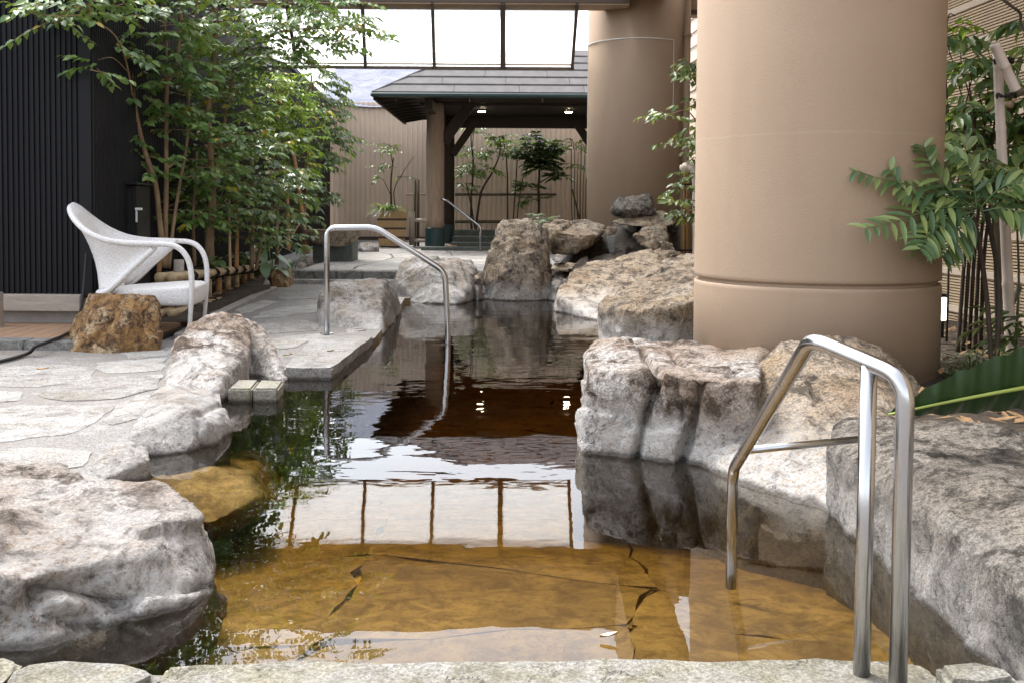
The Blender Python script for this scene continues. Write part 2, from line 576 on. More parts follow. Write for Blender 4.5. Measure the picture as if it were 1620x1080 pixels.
def pebble_mat():
    m, nt, b = newmat('washed_pebble_concrete')
    k = NT(nt)
    co = k.coord('World')
    v = k.n('ShaderNodeTexVoronoi')
    v.inputs['Scale'].default_value = 105
    k.l(co, v.inputs['Vector'])
    n1 = k.noise(co, 1.3, 5, 0.6)
    n2 = k.noise(co, 9, 5, 0.6)
    peb = k.mix(0.45, (0.215, 0.205, 0.195), v.outputs['Color'], 'SOFT_LIGHT')
    hs = k.n('ShaderNodeHueSaturation')
    hs.inputs['Saturation'].default_value = 0.35
    k.l(peb, hs.inputs['Color'])
    c = k.mix(k.maprange(v.outputs['Distance'], 0.35, 0.7), hs.outputs[0], (0.13, 0.115, 0.10))
    c = k.mix(k.math('MULTIPLY', k.maprange(n1, 0.45, 0.62), 0.6), c, (0.17, 0.15, 0.125))
    c = k.mix(k.math('MULTIPLY', k.maprange(n2, 0.55, 0.7), 0.25), c, (0.5, 0.48, 0.45))
    k.l(c, b.inputs['Base Color'])
    b.inputs['Roughness'].default_value = 0.75
    k.l(k.bump(k.math('SUBTRACT', 1.0, v.outputs['Distance']), 0.6, 0.004), b.inputs['Normal'])
    return m
M['pebble'] = pebble_mat()

def floor_mat():
    m, nt, b = newmat('golden_pool_stone')
    k = NT(nt)
    co = k.coord('Object', (1, 0.8, 1), True)
    n1 = k.noise(co, 2.0, 6, 0.62, 0.8)
    n2 = k.noise(co, 9.0, 6, 0.7, 0.8)
    c = k.mix(k.maprange(n1, 0.35, 0.65), (0.41, 0.305, 0.145), (0.20, 0.14, 0.066))
    n3 = k.noise(co, 30.0, 6, 0.75)
    c = k.mix(k.math('MULTIPLY', k.maprange(n2, 0.44, 0.62), 0.85), c, (0.12, 0.08, 0.04))
    c = k.mix(k.math('MULTIPLY', k.maprange(n3, 0.5, 0.62), 0.5), c, (0.10, 0.07, 0.035))
    k.l(c, b.inputs['Base Color'])
    b.inputs['Roughness'].default_value = 0.9
    k.l(k.bump(n2, 0.6, 0.02), b.inputs['Normal'])
    return m
M['floor'] = floor_mat()

def water_mat():
    m = bpy.data.materials.new('amber_spring_water')
    m.use_nodes = True
    nt = m.node_tree
    nt.nodes.clear()
    k = NT(nt)
    out = k.n('ShaderNodeOutputMaterial')
    geo = k.n('ShaderNodeNewGeometry')
    sx = k.n('ShaderNodeSeparateXYZ')
    k.l(geo.outputs['Position'], sx.inputs[0])
    mp = k.n('ShaderNodeMapping')
    mp.inputs['Scale'].default_value = (0.55, 1.0, 1.0)
    k.l(geo.outputs['Position'], mp.inputs[0])
    a = k.noise(mp.outputs[0], 3.2, 3, 0.45, 0.3)
    c = k.noise(mp.outputs[0], 10.0, 2, 0.5, 0.4)
    # ripples spread from the cascade at the far end and calm down towards the near edge
    rf = k.maprange(sx.outputs['Y'], 3.6, 9.0, 0.0, 1.0)
    h = k.math('ADD', k.math('MULTIPLY', a, k.math('ADD', 0.0011, k.math('MULTIPLY', rf, 0.004))),
               k.math('MULTIPLY', c, k.math('ADD', 0.00012, k.math('MULTIPLY', rf, 0.0011))))
    bp = k.bump(h, 1.0, 1.0)
    gl = k.n('ShaderNodeBsdfGlossy')
    gl.inputs['Roughness'].default_value = 0.0
    gl.inputs['Color'].default_value = (1, 1, 1, 1)
    k.l(bp, gl.inputs['Normal'])
    tr = k.n('ShaderNodeBsdfTransparent')
    tr.inputs[0].default_value = (0.97, 0.93, 0.84, 1)
    fr = k.n('ShaderNodeFresnel')
    fr.inputs['IOR'].default_value = 1.45
    k.l(bp, fr.inputs['Normal'])
    mx = k.n('ShaderNodeMixShader')
    k.l(fr.outputs[0], mx.inputs[0])
    k.l(tr.outputs[0], mx.inputs[1])
    k.l(gl.outputs[0], mx.inputs[2])
    k.l(mx.outputs[0], out.inputs['Surface'])
    ab = k.n('ShaderNodeVolumeAbsorption')
    ab.inputs['Color'].default_value = (0.60, 0.465, 0.03, 1)
    ab.inputs['Density'].default_value = 1.75
    k.l(ab.outputs[0], out.inputs['Volume'])
    return m
M['water'] = water_mat()

def pane_mat():
    m = bpy.data.materials.new('frosted_canopy_glass')
    m.use_nodes = True
    nt = m.node_tree
    nt.nodes.clear()
    k = NT(nt)
    out = k.n('ShaderNodeOutputMaterial')
    co = k.coord('Object', (1, 1, 1), True)
    n1 = k.noise(co, 1.2, 3, 0.5)
    tr = k.n('ShaderNodeBsdfTranslucent')
    k.l(k.mix(n1, (0.86, 0.86, 0.81), (0.93, 0.93, 0.90)), tr.inputs[0])
    tp = k.n('ShaderNodeBsdfTransparent')
    tp.inputs[0].default_value = (0.86, 0.87, 0.84, 1)
    mx = k.n('ShaderNodeMixShader')
    mx.inputs[0].default_value = 0.4
    k.l(tr.outputs[0], mx.inputs[1])
    k.l(tp.outputs[0], mx.inputs[2])
    k.l(mx.outputs[0], out.inputs[0])
    return m
M['pane'] = pane_mat()

def sheet_mat():
    m, nt, b = newmat('pale_roof_sheet')
    k = NT(nt)
    co = k.coord('Object', (1, 1, 1))
    n1 = k.noise(co, 1.6, 5, 0.6, 1.5)
    n2 = k.noise(co, 0.5, 3, 0.5)
    k.l(k.mix(k.maprange(n1, 0.35, 0.65), (0.22, 0.23, 0.28), (0.30, 0.31, 0.36)), b.inputs['Base Color'])
    b.inputs['Roughness'].default_value = 0.95
    b.inputs['Specular IOR Level'].default_value = 0.05
    k.l(k.bump(k.math('ADD', n1, n2), 0.6, 0.15), b.inputs['Normal'])
    return m
M['sheet'] = sheet_mat()

M['leaf'] = leaf_mat('ficus_leaf', (0.053, 0.116, 0.034), (0.119, 0.223, 0.060), (0.238, 0.362, 0.107), 0.34, 0.012)
M['leaf_yellow'] = leaf_mat('yellow_green_leaf', (0.114, 0.211, 0.020), (0.244, 0.406, 0.033), (0.406, 0.569, 0.049), 0.4, 0.03, 0.4)
M['leaf_dark'] = leaf_mat('dark_glossy_leaf', (0.033, 0.070, 0.030), (0.069, 0.133, 0.052), (0.125, 0.196, 0.082), 0.28)
M['leaf_blue'] = leaf_mat('blue_green_leaf', (0.045, 0.100, 0.044), (0.101, 0.182, 0.070), (0.270, 0.342, 0.121), 0.3, 0.01)
M['leaf_bamboo'] = leaf_mat('bamboo_leaf', (0.05, 0.10, 0.025), (0.10, 0.16, 0.05), (0.25, 0.27, 0.09), 0.4)
M['leaf_silver'] = leaf_mat('silver_leaf', (0.14, 0.19, 0.13), (0.25, 0.30, 0.22), (0.35, 0.40, 0.3), 0.4)
M['grass'] = leaf_mat('strap_grass', (0.03, 0.065, 0.022), (0.07, 0.12, 0.05), (0.18, 0.22, 0.13), 0.35)

def banana_mat():
    m, nt, b = newmat('banana_leaf_blade')
    k = NT(nt)
    co = k.coord('Object', (1, 1, 1))
    w = k.n('ShaderNodeTexWave', wave_type='BANDS', bands_direction='X')
    w.inputs['Scale'].default_value = 9.0
    w.inputs['Distortion'].default_value = 0.6
    k.l(co, w.inputs['Vector'])
    k.l(k.mix(w.outputs['Fac'], (0.016, 0.042, 0.010), (0.021, 0.052, 0.013)), b.inputs['Base Color'])
    b.inputs['Roughness'].default_value = 0.35
    k.l(k.bump(w.outputs['Fac'], 0.3, 0.01), b.inputs['Normal'])
    return m
M['banana'] = banana_mat()
M['midrib'] = plain_mat('leaf_midrib', (0.30, 0.36, 0.08), 0.4)

# ------------------------------------------------------------------ rocks
def rp(e):
    """a rock corner: Vector, or (px, py, Y); Y None puts it on the water, 'd' on the paving"""
    if isinstance(e, Vector):
        return e.copy()
    px, py, Y = e
    if Y is None:
        return G(px, py, 0.0)
    if Y == 'd':
        return G(px, py, 0.05)
    return W(px, py, Y)

def seg_dist(p, a, b):
    if abs(p.y - a.y) > 0.5:
        return 9.0
    p, a, b = Vector((p.x, 0, p.z)), Vector((a.x, 0, a.z)), Vector((b.x, 0, b.z))
    ab = b - a
    f = max(0.0, min(1.0, (p - a).dot(ab) / max(1e-9, ab.length_squared)))
    return (p - (a + ab * f)).length

def rock(label, hulls, m, voxel=0.02, amp=0.02, freq=3.0, seed=0, smooth=3, drop=-0.95, low=0.16, group='boulders round the pool', name='boulder', cat='boulder', cracks=()):
    bm = bmesh.new()
    for hull in hulls:
        pts = [rp(e) for e in hull]
        ext = []
        if drop is not None:
            for p in pts:
                if p.z < low:
                    ext.append(Vector((p.x, p.y, drop)))
        vs_ = [bm.verts.new(p) for p in pts + ext]
        r = bmesh.ops.convex_hull(bm, input=vs_)
        junk = [g for g in r['geom_interior'] + r['geom_unused'] if isinstance(g, bmesh.types.BMVert)]
        bmesh.ops.delete(bm, geom=list(set(junk)), context='VERTS')
    me = bpy.data.meshes.new('tmp')
    bmesh.ops.recalc_face_normals(bm, faces=bm.faces)
    bm.to_mesh(me)
    bm.free()
    o = bpy.data.objects.new('tmp', me)
    COL.objects.link(o)
    md = o.modifiers.new('r', 'REMESH')
    md.mode = 'VOXEL'
    md.voxel_size = voxel
    dg = bpy.context.evaluated_depsgraph_get()
    ev = o.evaluated_get(dg)
    m2 = bpy.data.meshes.new_from_object(ev)
    bpy.data.objects.remove(o)
    bpy.data.meshes.remove(me)
    bm = bmesh.new()
    bm.from_mesh(m2)
    bpy.data.meshes.remove(m2)
    for _ in range(max(1, smooth - 1)):
        bmesh.ops.smooth_vert(bm, verts=bm.verts, factor=0.5, use_axis_x=True, use_axis_y=True, use_axis_z=True)
    bm.normal_update()
    off = Vector((seed * 13.7, seed * 7.1, seed * 3.3))
    crk = [([rp(e) for e in c_[0]], c_[1], c_[2]) for c_ in cracks]
    for v in bm.verts:
        p = v.co + off
        d = noise.fractal(p * freq, 1.0, 2.1, 5) * amp
        for fq, am in ((freq * 1.15, amp * 1.15), (freq * 3.1, amp * 0.42)):
            q = p * fq + noise.noise_vector(p * fq * 0.7) * 0.25
            c0 = noise.voronoi(q)[1][0]
            rv = noise.cell_vector(c0 * 17.31 + Vector((0.37, 0.11, 0.73)))
            d += (q - c0).dot(rv) * am + noise.cell(c0 * 9.7 + Vector((3.1, 1.7, 5.3))) * am * 0.35
        d += noise.fractal(p * 11.0, 0.9, 2.2, 3) * min(0.007, voxel * 0.4)
        d += noise.noise(p * 38.0) * min(0.0035, voxel * 0.16)
        for cp, cw, cd in crk:
            dd = min(seg_dist(v.co, cp[q], cp[q + 1]) for q in range(len(cp) - 1))
            if dd < cw * 2.5:
                d -= cd * math.exp(-(dd / cw) ** 2)
        v.co += v.normal * d
    cen = Vector((0, 0, 0))
    lo = 9
    for v in bm.verts:
        cen += v.co
        lo = min(lo, v.co.z)
    cen /= max(1, len(bm.verts))
    o = obj(name, bm, m, loc=(cen.x, cen.y, lo), smooth=True)
    tag(o, label, cat, group)
    return o

# ================================================================== SETTING
# pool outline at the water level
POOL = [Vector((-1.7, 1.95, 0))] + [G(a_, b_, 0.045) for a_, b_ in (
    (-180, 930), (60, 810), (150, 745), (214, 700), (300, 690), (350, 640), (345, 606), (400, 580), (440, 579), (449, 583), (524, 583),
    (594, 533), (630, 489), (640, 472), (760, 464), (900, 453), (985, 478))] + [Vector((1.0, 7.4, 0)),
    Vector((0.62, 5.2, 0)), Vector((0.62, 4.4, 0)), Vector((1.15, 3.5, 0)), Vector((1.22, 1.95, 0))]
PXY = [(p.x, p.y) for p in POOL]

def sheet_with_hole(outer, hole, z):
    bm = bmesh.new()
    allp = [Vector((x, y, z)) for x, y in outer + hole]
    tri = tessellate_polygon([[Vector((x, y, 0)) for x, y in outer], [Vector((x, y, 0)) for x, y in hole]])
    vv = [bm.verts.new(p) for p in allp]
    for t in tri:
        try:
            bm.faces.new([vv[i] for i in t])
        except ValueError:
            pass
    bmesh.ops.recalc_face_normals(bm, faces=bm.faces)
    if sum(f.normal.z for f in bm.faces) < 0:
        bmesh.ops.reverse_faces(bm, faces=bm.faces)
    return bm

gb = sheet_with_hole([(-300, -300), (300, -300), (300, 300), (-300, 300)], PXY, 0.045)
ground = struct(obj('ground', gb, M['pebble']), 'pale washed pebble concrete paving round the pool')

bm = bmesh.new()
n = len(PXY)
rim = rough_poly([Vector(p) for p in PXY], 0.12, 0.0, 1)
prev = None
ra = [bm.verts.new((p[0], p[1], 0.045)) for p in PXY]
rb = [bm.verts.new((p[0], p[1], -1.0)) for p in PXY]
for i in range(n):
    bm.faces.new((ra[i], ra[(i + 1) % n], rb[(i + 1) % n], rb[i]))
struct(obj('pool_wall', bm, M['floor']), 'stone side wall of the pool under water')

bm = bmesh.new()
prism(bm, [(-3, 1.6), (3, 1.6), (3, 13), (-3, 13)], -1.15, -0.93)
pool_floor = struct(obj('pool_floor', bm, M['rock_wet']), 'dark joint bed under the pool floor slabs')

# floor slabs: irregular stones laid on the pool floor, a shallow shelf near the front
def cell_polys(x0, x1, y0, y1, nx, ny, seed, jit=0.32):
    r = random.Random(seed)
    pts = [[None] * (nx + 1) for _ in range(ny + 1)]
    for j in range(ny + 1):
        for i in range(nx + 1):
            ex = 0 if i in (0, nx) else jit
            ey = 0 if j in (0, ny) else jit
            pts[j][i] = Vector((x0 + (i + r.uniform(-ex, ex)) * (x1 - x0) / nx, y0 + (j + r.uniform(-ey, ey)) * (y1 - y0) / ny))
    out = []
    for j in range(ny):
        for i in range(nx):
            out.append([pts[j][i], pts[j][i + 1], pts[j + 1][i + 1], pts[j + 1][i]])
    return out

def shrink(poly, d):
    c = sum((Vector(p[:2]) for p in poly), Vector((0, 0))) / len(poly)
    out = []
    for p in poly:
        q = Vector(p[:2])
        L = (q - c).length
        out.append(c + (q - c) * max(0.2, (L - d) / max(L, 1e-5)))
    return out

def floor_z(y):
    return -0.17 - max(0.0, min(y, 6.0) - 2.55) * 0.13

def slab(name, poly, z0, z1, m, parent, tilt=0.0, seed=0, amp=0.012, bev=0.008, step=0.09):
    poly = rough_poly(poly, step, amp, seed)
    bm = bmesh.new()
    r = random.Random(seed)
    tx, ty = r.uniform(-tilt, tilt), r.uniform(-tilt, tilt)
    c = sum(poly, Vector((0, 0))) / len(poly)
    top = prism(bm, [(p.x, p.y) for p in poly], z0, lambda x, y: (z1(y) if callable(z1) else z1) + (x - c.x) * tx + (y - c.y) * ty)
    if bev:
        bmesh.ops.bevel(bm, geom=list(top.edges), offset=bev, segments=2, affect='EDGES')
    return obj(name, bm, m, parent)

si = 0
for poly in cell_polys(-1.5, 1.6, 1.72, 5.2, 3, 4, 8, 0.36) + cell_polys(-1.6, 1.6, 5.2, 12.2, 3, 7, 5, 0.3):
    dz = rng.uniform(-0.002, 0.002)
    slab('floor_slab', shrink(poly, 0.002), -1.0, (lambda y, dz=dz: floor_z(y) + dz), M['floor'], pool_floor, 0.003, si, 0.035, 0.008)
    si += 1

bm = bmesh.new()
ys = [1.9 + k * 0.2 for k in range(54)]
ra = [(bm.verts.new((-1.75, y, floor_z(y) - 0.03)), bm.verts.new((1.75, y, floor_z(y) - 0.03))) for y in ys]
for q0, q1 in zip(ra[:-1], ra[1:]):
    bm.faces.new((q0[0], q0[1], q1[1], q1[0]))
obj('joint_bed', bm, plain_mat('golden_joint_mortar', (0.55, 0.40, 0.17), 0.9, var=0.2), pool_floor)

# water: one closed body
bm = bmesh.new()
prism(bm, [(-2.4, 2.0), (2.4, 2.0), (2.4, 12.6), (-2.4, 12.6)], -1.2, 0.0)
water = struct(obj('water', bm, M['water']), 'clear amber hot spring water')

# flagstones on the left paving
FLAGS = [
    [(-60, 578), (100, 574), (150, 578), (140, 600), (60, 610), (-60, 606)],
    [(152, 571), (262, 563), (262, 584), (175, 588), (150, 580)],
    [(55, 622), (110, 603), (180, 593), (255, 590), (245, 612), (185, 628), (95, 632)],
    [(-50, 650), (30, 638), (150, 638), (172, 643), (150, 668), (100, 684), (20, 694), (-50, 695)],
    [(180, 640), (215, 622), (240, 620), (225, 655), (185, 668), (165, 662)],
    [(-60, 712), (60, 706), (140, 712), (130, 732), (60, 742), (-60, 748)],
    [(205, 566), (262, 560), (300, 545), (262, 548), (190, 556)],
    [(395, 513), (480, 505), (505, 510), (500, 521), (430, 526), (400, 522)],
    [(430, 534), (500, 526), (512, 532), (470, 545), (452, 550), (425, 546)],
    [(455, 484), (505, 480), (507, 492), (440, 500), (400, 502), (420, 490)],
    [(452, 461), (510, 458), (508, 470), (455, 474), (436, 468)],
    [(370, 489), (415, 474), (440, 476), (405, 490), (378, 497)],
    [(330, 500), (365, 494), (385, 499), (350, 508), (325, 508)],
    [(-150, 620), (-40, 614), (40, 616), (30, 630), (-60, 640), (-160, 640)],
]
for i, f in enumerate(FLAGS):
    slab('flagstone', [Vector(G(a, b, 0.055)[:2]) for a, b in f], 0.0, 0.0474 + (i % 3) * 0.0008, M['flag'], ground, 0.0, 40 + i, 0.022, 0.003, 0.05)
# the slab at the foot of the far handrail
slab('step_slab', [Vector(G(a, b, 0.07)[:2]) for a, b in ((497, 530), (590, 531), (524, 581), (449, 581))], -0.3, 0.068, M['flag'], ground, 0.0, 71, 0.006, 0.01, 0.1)

# front coping
coping = struct(obj('coping', (lambda b: (prism(b, [(-4, 0.9), (4, 0.9), (4, 1.98), (-4, 1.98)], -0.3, 0.03), b)[1])(bmesh.new()), M['step']), 'mortar bed of the front pool edge')
def front_slab(pxs, z, seed, name='coping_stone'):
    poly = [Vector(G(a, b, z)[:2]) for a, b in pxs]
    return slab(name, poly, -0.5, z, M['coping'], coping, 0.0, seed, 0.012, 0.012, 0.05)
front_slab([(262, 1052), (420, 1049), (700, 1046), (1000, 1042), (1250, 1042), (1462, 1047), (1485, 1062), (1500, 1300), (200, 1300), (240, 1085)], 0.06, 81)
front_slab([(45, 1048), (150, 1043), (235, 1057), (250, 1066), (200, 1085), (120, 1120), (10, 1100), (15, 1062)], 0.065, 82)
front_slab([(-90, 1042), (10, 1037), (36, 1044), (8, 1062), (0, 1100), (-120, 1150)], 0.06, 83)
front_slab([(1478, 1046), (1540, 1042), (1598, 1056), (1620, 1075), (1560, 1084), (1500, 1075)], 0.07, 84)
front_slab([(1500, 1085), (1620, 1080), (1800, 1095), (1850, 1300), (1510, 1300)], 0.06, 85)
front_slab([(130, 1125), (235, 1090), (225, 1300), (0, 1300), (20, 1110)], 0.055, 86)

# raised patio beyond the steps: gently rising sheet with two stone steps
def patio_z(y):
    return 0.2 + (y - 12.7) * 0.0095
bm = bmesh.new()
prism(bm, [(-4.2, 12.75), (-1.0, 12.75), (-0.6, 13.6), (6, 13.6), (6, 24.5), (-4.2, 24.5)], 0.0, lambda x, y: patio_z(y) - 0.02)
patio = struct(obj('patio', bm, M['step']), 'raised grey stone patio in front of the shelter')
pi_ = 0
for poly in cell_polys(-2.75, -0.3, 12.72, 18.5, 3, 6, 9, 0.22):
    c = sum(poly, Vector((0, 0))) / 4
    bm = bmesh.new()
    pp = rough_poly(shrink(poly, 0.02), 0.2, 0.015, pi_)
    prism(bm, [(p.x, p.y) for p in pp], 0.1, lambda x, y: patio_z(y) + 0.004)
    obj('paving_stone', bm, M['flag'], patio)
    pi_ += 1
bm = bmesh.new()
a, b_ = G(462, 447, 0.05), G(640, 444, 0.05)
prism(bm, [(a.x, a.y - 0.25), (b_.x, a.y - 0.25), (b_.x, a.y + 0.2), (a.x, a.y + 0.2)], 0.0, 0.105)
bmesh.ops.bevel(bm, geom=bm.edges[:], offset=0.01, segments=1, affect='EDGES')
obj('step', bm, M['flag'], patio)
x = a.x
i = 0
while x < 0.3:
    w = rng.uniform(0.28, 0.5)
    bm = bmesh.new()
    prism(bm, [(x + 0.005, 12.55), (x + w - 0.005, 12.55), (x + w - 0.005, 12.82), (x + 0.005, 12.82)], 0.02, 0.21)
    bmesh.ops.bevel(bm, geom=bm.edges[:], offset=0.012, segments=1, affect='EDGES')
    obj('step_block', bm, M['step'], patio)
    x += w

# garden bed soil on the left, right garden soil
def soil_sheet(name, poly, zf, m, label, res=0.22, amp=0.04, edge_drop=0.1):
    xs = [p[0] for p in poly]
    ys = [p[1] for p in poly]
    def inside(x, y):
        c = False
        k = len(poly)
        for i in range(k):
            x1, y1 = poly[i]
            x2, y2 = poly[(i + 1) % k]
            if (y1 > y) != (y2 > y) and x < (x2 - x1) * (y - y1) / (y2 - y1) + x1:
                c = not c
        return c
    bm = bmesh.new()
    grid = {}
    nx = int((max(xs) - min(xs)) / res) + 2
    ny = int((max(ys) - min(ys)) / res) + 2
    def vert(i, j):
        if (i, j) not in grid:
            x = min(xs) + i * res
            y = min(ys) + j * res
            grid[(i, j)] = bm.verts.new((x, y, zf(x, y) + noise.fractal(Vector((x * 2, y * 2, 3)), 1, 2, 3) * amp))
        return grid[(i, j)]
    for i in range(nx):
        for j in range(ny):
            x = min(xs) + (i + 0.5) * res
            y = min(ys) + (j + 0.5) * res
            if inside(x, y):
                bm.faces.new((vert(i, j), vert(i + 1, j), vert(i + 1, j + 1), vert(i, j + 1)))
    be = [e for e in bm.edges if e.is_boundary]
    r = bmesh.ops.extrude_edge_only(bm, edges=be)
    for g in r['geom']:
        if isinstance(g, bmesh.types.BMVert):
            g.co.z = -0.5
    return struct(obj(name, bm, m, smooth=True), label)

BED_E = [G(300, 520, 0.05), G(432, 456, 0.05), G(455, 440, 0.1), W(495, 418, 14.2), W(520, 385, 22.8)]
soil_sheet('garden_soil', [(p.x - 0.06, p.y) for p in BED_E] + [(-4.2, 23.2), (-3.75, 14), (-3.2, 7.9)],
           lambda x, y: 0.1 + max(0, y - 8) * 0.012, M['soil'], 'dark soil of the planted bed along the black wall')
soil_sheet('garden_soil', [(1.45, 0.8), (3.6, 0.8), (3.4, 7), (3.2, 13.3), (2.0, 13.3), (2.0, 9.8), (1.75, 6.0), (1.3, 4.4), (1.6, 3.5)],
           lambda x, y: 0.2 + max(0, y - 9) * 0.05, M['soil'], 'dark soil of the planted strip behind the right boulders')

# concrete edging of the left bed
bm = bmesh.new()
e = [G(285, 533, 0.06), G(300, 524, 0.06), G(360, 491, 0.06), G(432, 457, 0.06)]
for p, q in zip(e[:-1], e[1:]):
    beam(bm, p, q, 0.09, 0.05, bevel=0.006)
struct(obj('bed_kerb', bm, M['concrete']), 'low concrete kerb along the planted bed')

# ================================================================== BUILDINGS
def corrugated(bm, a, b, z0, z1, period, depth, nrm):
    a, b = Vector(a), Vector(b)
    L = (b - a).length
    k = int(L / period)
    d = (b - a) / k
    prof = [(0.0, 0), (0.12, 1), (0.5, 1), (0.62, 0)]
    cols = []
    for i in range(k):
        for t, o_ in prof:
            p = a + d * (i + t) + Vector(nrm) * (o_ * depth)
            cols.append((bm.verts.new((p.x, p.y, z0)), bm.verts.new((p.x, p.y, z1))))
    p = b
    cols.append((bm.verts.new((p.x, p.y, z0)), bm.verts.new((p.x, p.y, z1))))
    for c0, c1 in zip(cols[:-1], cols[1:]):
        bm.faces.new((c0[0], c1[0], c1[1], c0[1]))

# black corrugated building on the left
FY = 7.62
cx = W(146, 300, FY).x
t = thing('black_building', 'black corrugated metal building at the left edge above a grey plinth', 'building', (cx, FY, 0.05))
bm = bmesh.new()
corrugated(bm, (cx - 6, FY, 0), (cx - 0.09, FY, 0), 0.30, 3.4, 0.041, 0.012, (0, -1, 0))
obj('front_wall', bm, M['dark_metal'], t)
bm = bmesh.new()
box(bm, (cx - 0.045, FY - 0.002, 1.84), (0.09, 0.03, 3.1))
obj('corner_trim', bm, M['dark_metal'], t)
SX = -3.72
bm = bmesh.new()
corrugated(bm, (cx, FY + 0.01, 0), (cx - 0.05, FY + 1.2, 0), 0.05, 3.4, 0.041, 0.012, (1, 0, 0))
corrugated(bm, (cx - 0.05, FY + 1.2, 0), (-4.25, 23.2, 0), 0.05, 3.4, 0.05, 0.012, (1, 0, 0))
obj('side_wall', bm, M['dark_metal'], t)
bm = bmesh.new()
prism(bm, [(cx - 6, FY - 0.03), (cx + 0.03, FY - 0.03), (cx - 0.01, FY + 1.2), (-4.2, 23.2), (cx - 6, 23.2)], 3.40, 3.47)
obj('roof', bm, M['dark_metal'], t)
bm = bmesh.new()
box(bm, (cx - 3.02, FY + 0.06, 0.15), (6.0, 0.1, 0.31))
obj('plinth', bm, M['concrete'], t)
bm = bmesh.new()
x = cx - 0.06
for w in (0.62, 0.9, 1.4, 1.9):
    bm = bmesh.new()
    box(bm, (x - w / 2, FY - 0.045, 0.255), (w - 0.004, 0.1, 0.125), bevel=0.005)
    obj('ledge_board', bm, M['ledge'], t)
    x -= w
bm = bmesh.new()
p = W(3, 510, 7.35)
box(bm, (p.x - 0.03, p.y, 0.20), (0.06, 0.06, 0.3), bevel=0.004)
obj('ledge_post', bm, M['ledge'], t)

# small wooden deck under the ledge, with stone kerb
deck = struct(obj('wooden_deck', (lambda b: (prism(b, [(-9, 6.72), (-2.45, 6.72), (-2.52, 7.9), (-9, 7.7)], 0.0, 0.07), b)[1])(bmesh.new()), M['black']), 'wooden deck boards beside the black wall')
x = -2.5
k = 0
while x > -5.2:
    w = 0.11
    bm = bmesh.new()
    prism(bm, [(x - w + 0.003, 6.70), (x - 0.003, 6.70), (x - 0.063, 7.72), (x - w - 0.057, 7.72)], 0.06, 0.095)
    obj('deck_board', bm, M['deck_wood'], deck)
    x -= w
x = -2.42
k = 0
while x > -5.4:
    w = rng.uniform(0.22, 0.45)
    if not (G(108, 555).x < x - w / 2 < G(252, 555).x):
      slab('kerb_stone', [Vector((x - w + 0.006, 6.50)), Vector((x - 0.006, 6.50)), Vector((x - 0.006, 6.69)), Vector((x - w + 0.006, 6.69))], 0.0, 0.103 + rng.uniform(-0.006, 0.006), M['step'], deck, 0.01, 120 + k, 0.006, 0.01, 0.06)
    x -= w
    k += 1

# black electrical cabinet
p0, p1 = W(168, 400, 8.35), W(217, 293, 8.35)
t = thing('cabinet', 'black metal cabinet with a pale handle standing against the black wall', 'cabinet', (p0.x, 8.35, 0.1))
bm = bmesh.new()
box(bm, ((p0.x + p1.x) / 2, 8.5, (0.1 + p1.z) / 2), (p1.x - p0.x, 0.3, p1.z - 0.1), bevel=0.008)
obj('body', bm, M['black'], t)
bm = bmesh.new()
box(bm, ((p0.x + p1.x) / 2 - 0.02, 8.34, (0.16 + p1.z) / 2), (p1.x - p0.x - 0.07, 0.02, p1.z - 0.22), bevel=0.004)
d_ = obj('door', bm, M['black'], t)
bm = bmesh.new()
h = W(218, 331, 8.3)
box(bm, (h.x, 8.32, h.z), (0.055, 0.03, 0.02), bevel=0.003)
box(bm, (h.x - 0.02, 8.325, h.z - 0.05), (0.012, 0.012, 0.12))
obj('handle', bm, M['white_paint'], d_)
bm = bmesh.new()
box(bm, ((p0.x + p1.x) / 2, 8.48, p1.z + 0.01), (p1.x - p0.x + 0.05, 0.38, 0.02), bevel=0.004)
obj('lid', bm, M['black'], t)

# back wall: tan corrugated metal, with pale roof sheet above
BY = 23.4
t = thing('corrugated_wall', 'tan vertically ribbed metal wall at the back behind the shelter', 'wall', (0, BY, 0.3))
bm = bmesh.new()
corrugated(bm, (-4.6, BY, 0), (7.5, BY, 0), 0.2, 3.5, 0.115, 0.022, (0, -1, 0))
obj('ribbed_sheet', bm, M['tan_wall'], t)
bm = bmesh.new()
box(bm, (1.5, BY - 0.03, 0.29), (12, 0.03, 0.14))
obj('base_trim', bm, M['frame'], t)
t = thing('back_building', 'low building behind the ribbed wall with a pale lavender sloping roof sheet', 'building', (0, 26, 0.3))
bm = bmesh.new()
NX, NYY = 60, 24
vv = [[None] * (NX + 1) for _ in range(NYY + 1)]
for j in range(NYY + 1):
    for i in range(NX + 1):
        xx = -4.6 + 12.2 * i / NX
        yy = BY - 0.12 + 4.2 * j / NYY
        zz = 3.46 + (yy - BY) * 0.46 + noise.fractal(Vector((xx * 0.9, yy * 1.3, 2)), 1, 2, 4) * 0.06
        if j == 0:
            zz += noise.noise(Vector((xx * 1.2, 0, 7))) * 0.04
        vv[j][i] = bm.verts.new((xx, yy, zz))
for j in range(NYY):
    for i in range(NX):
        bm.faces.new((vv[j][i], vv[j][i + 1], vv[j + 1][i + 1], vv[j + 1][i]))
obj('roof_sheet', bm, M['sheet'], t, smooth=True)
bm = bmesh.new()
box(bm, (1.5, BY + 4.1, 2.7), (12.2, 0.1, 5.0))
obj('wall', bm, M['siding'], t)

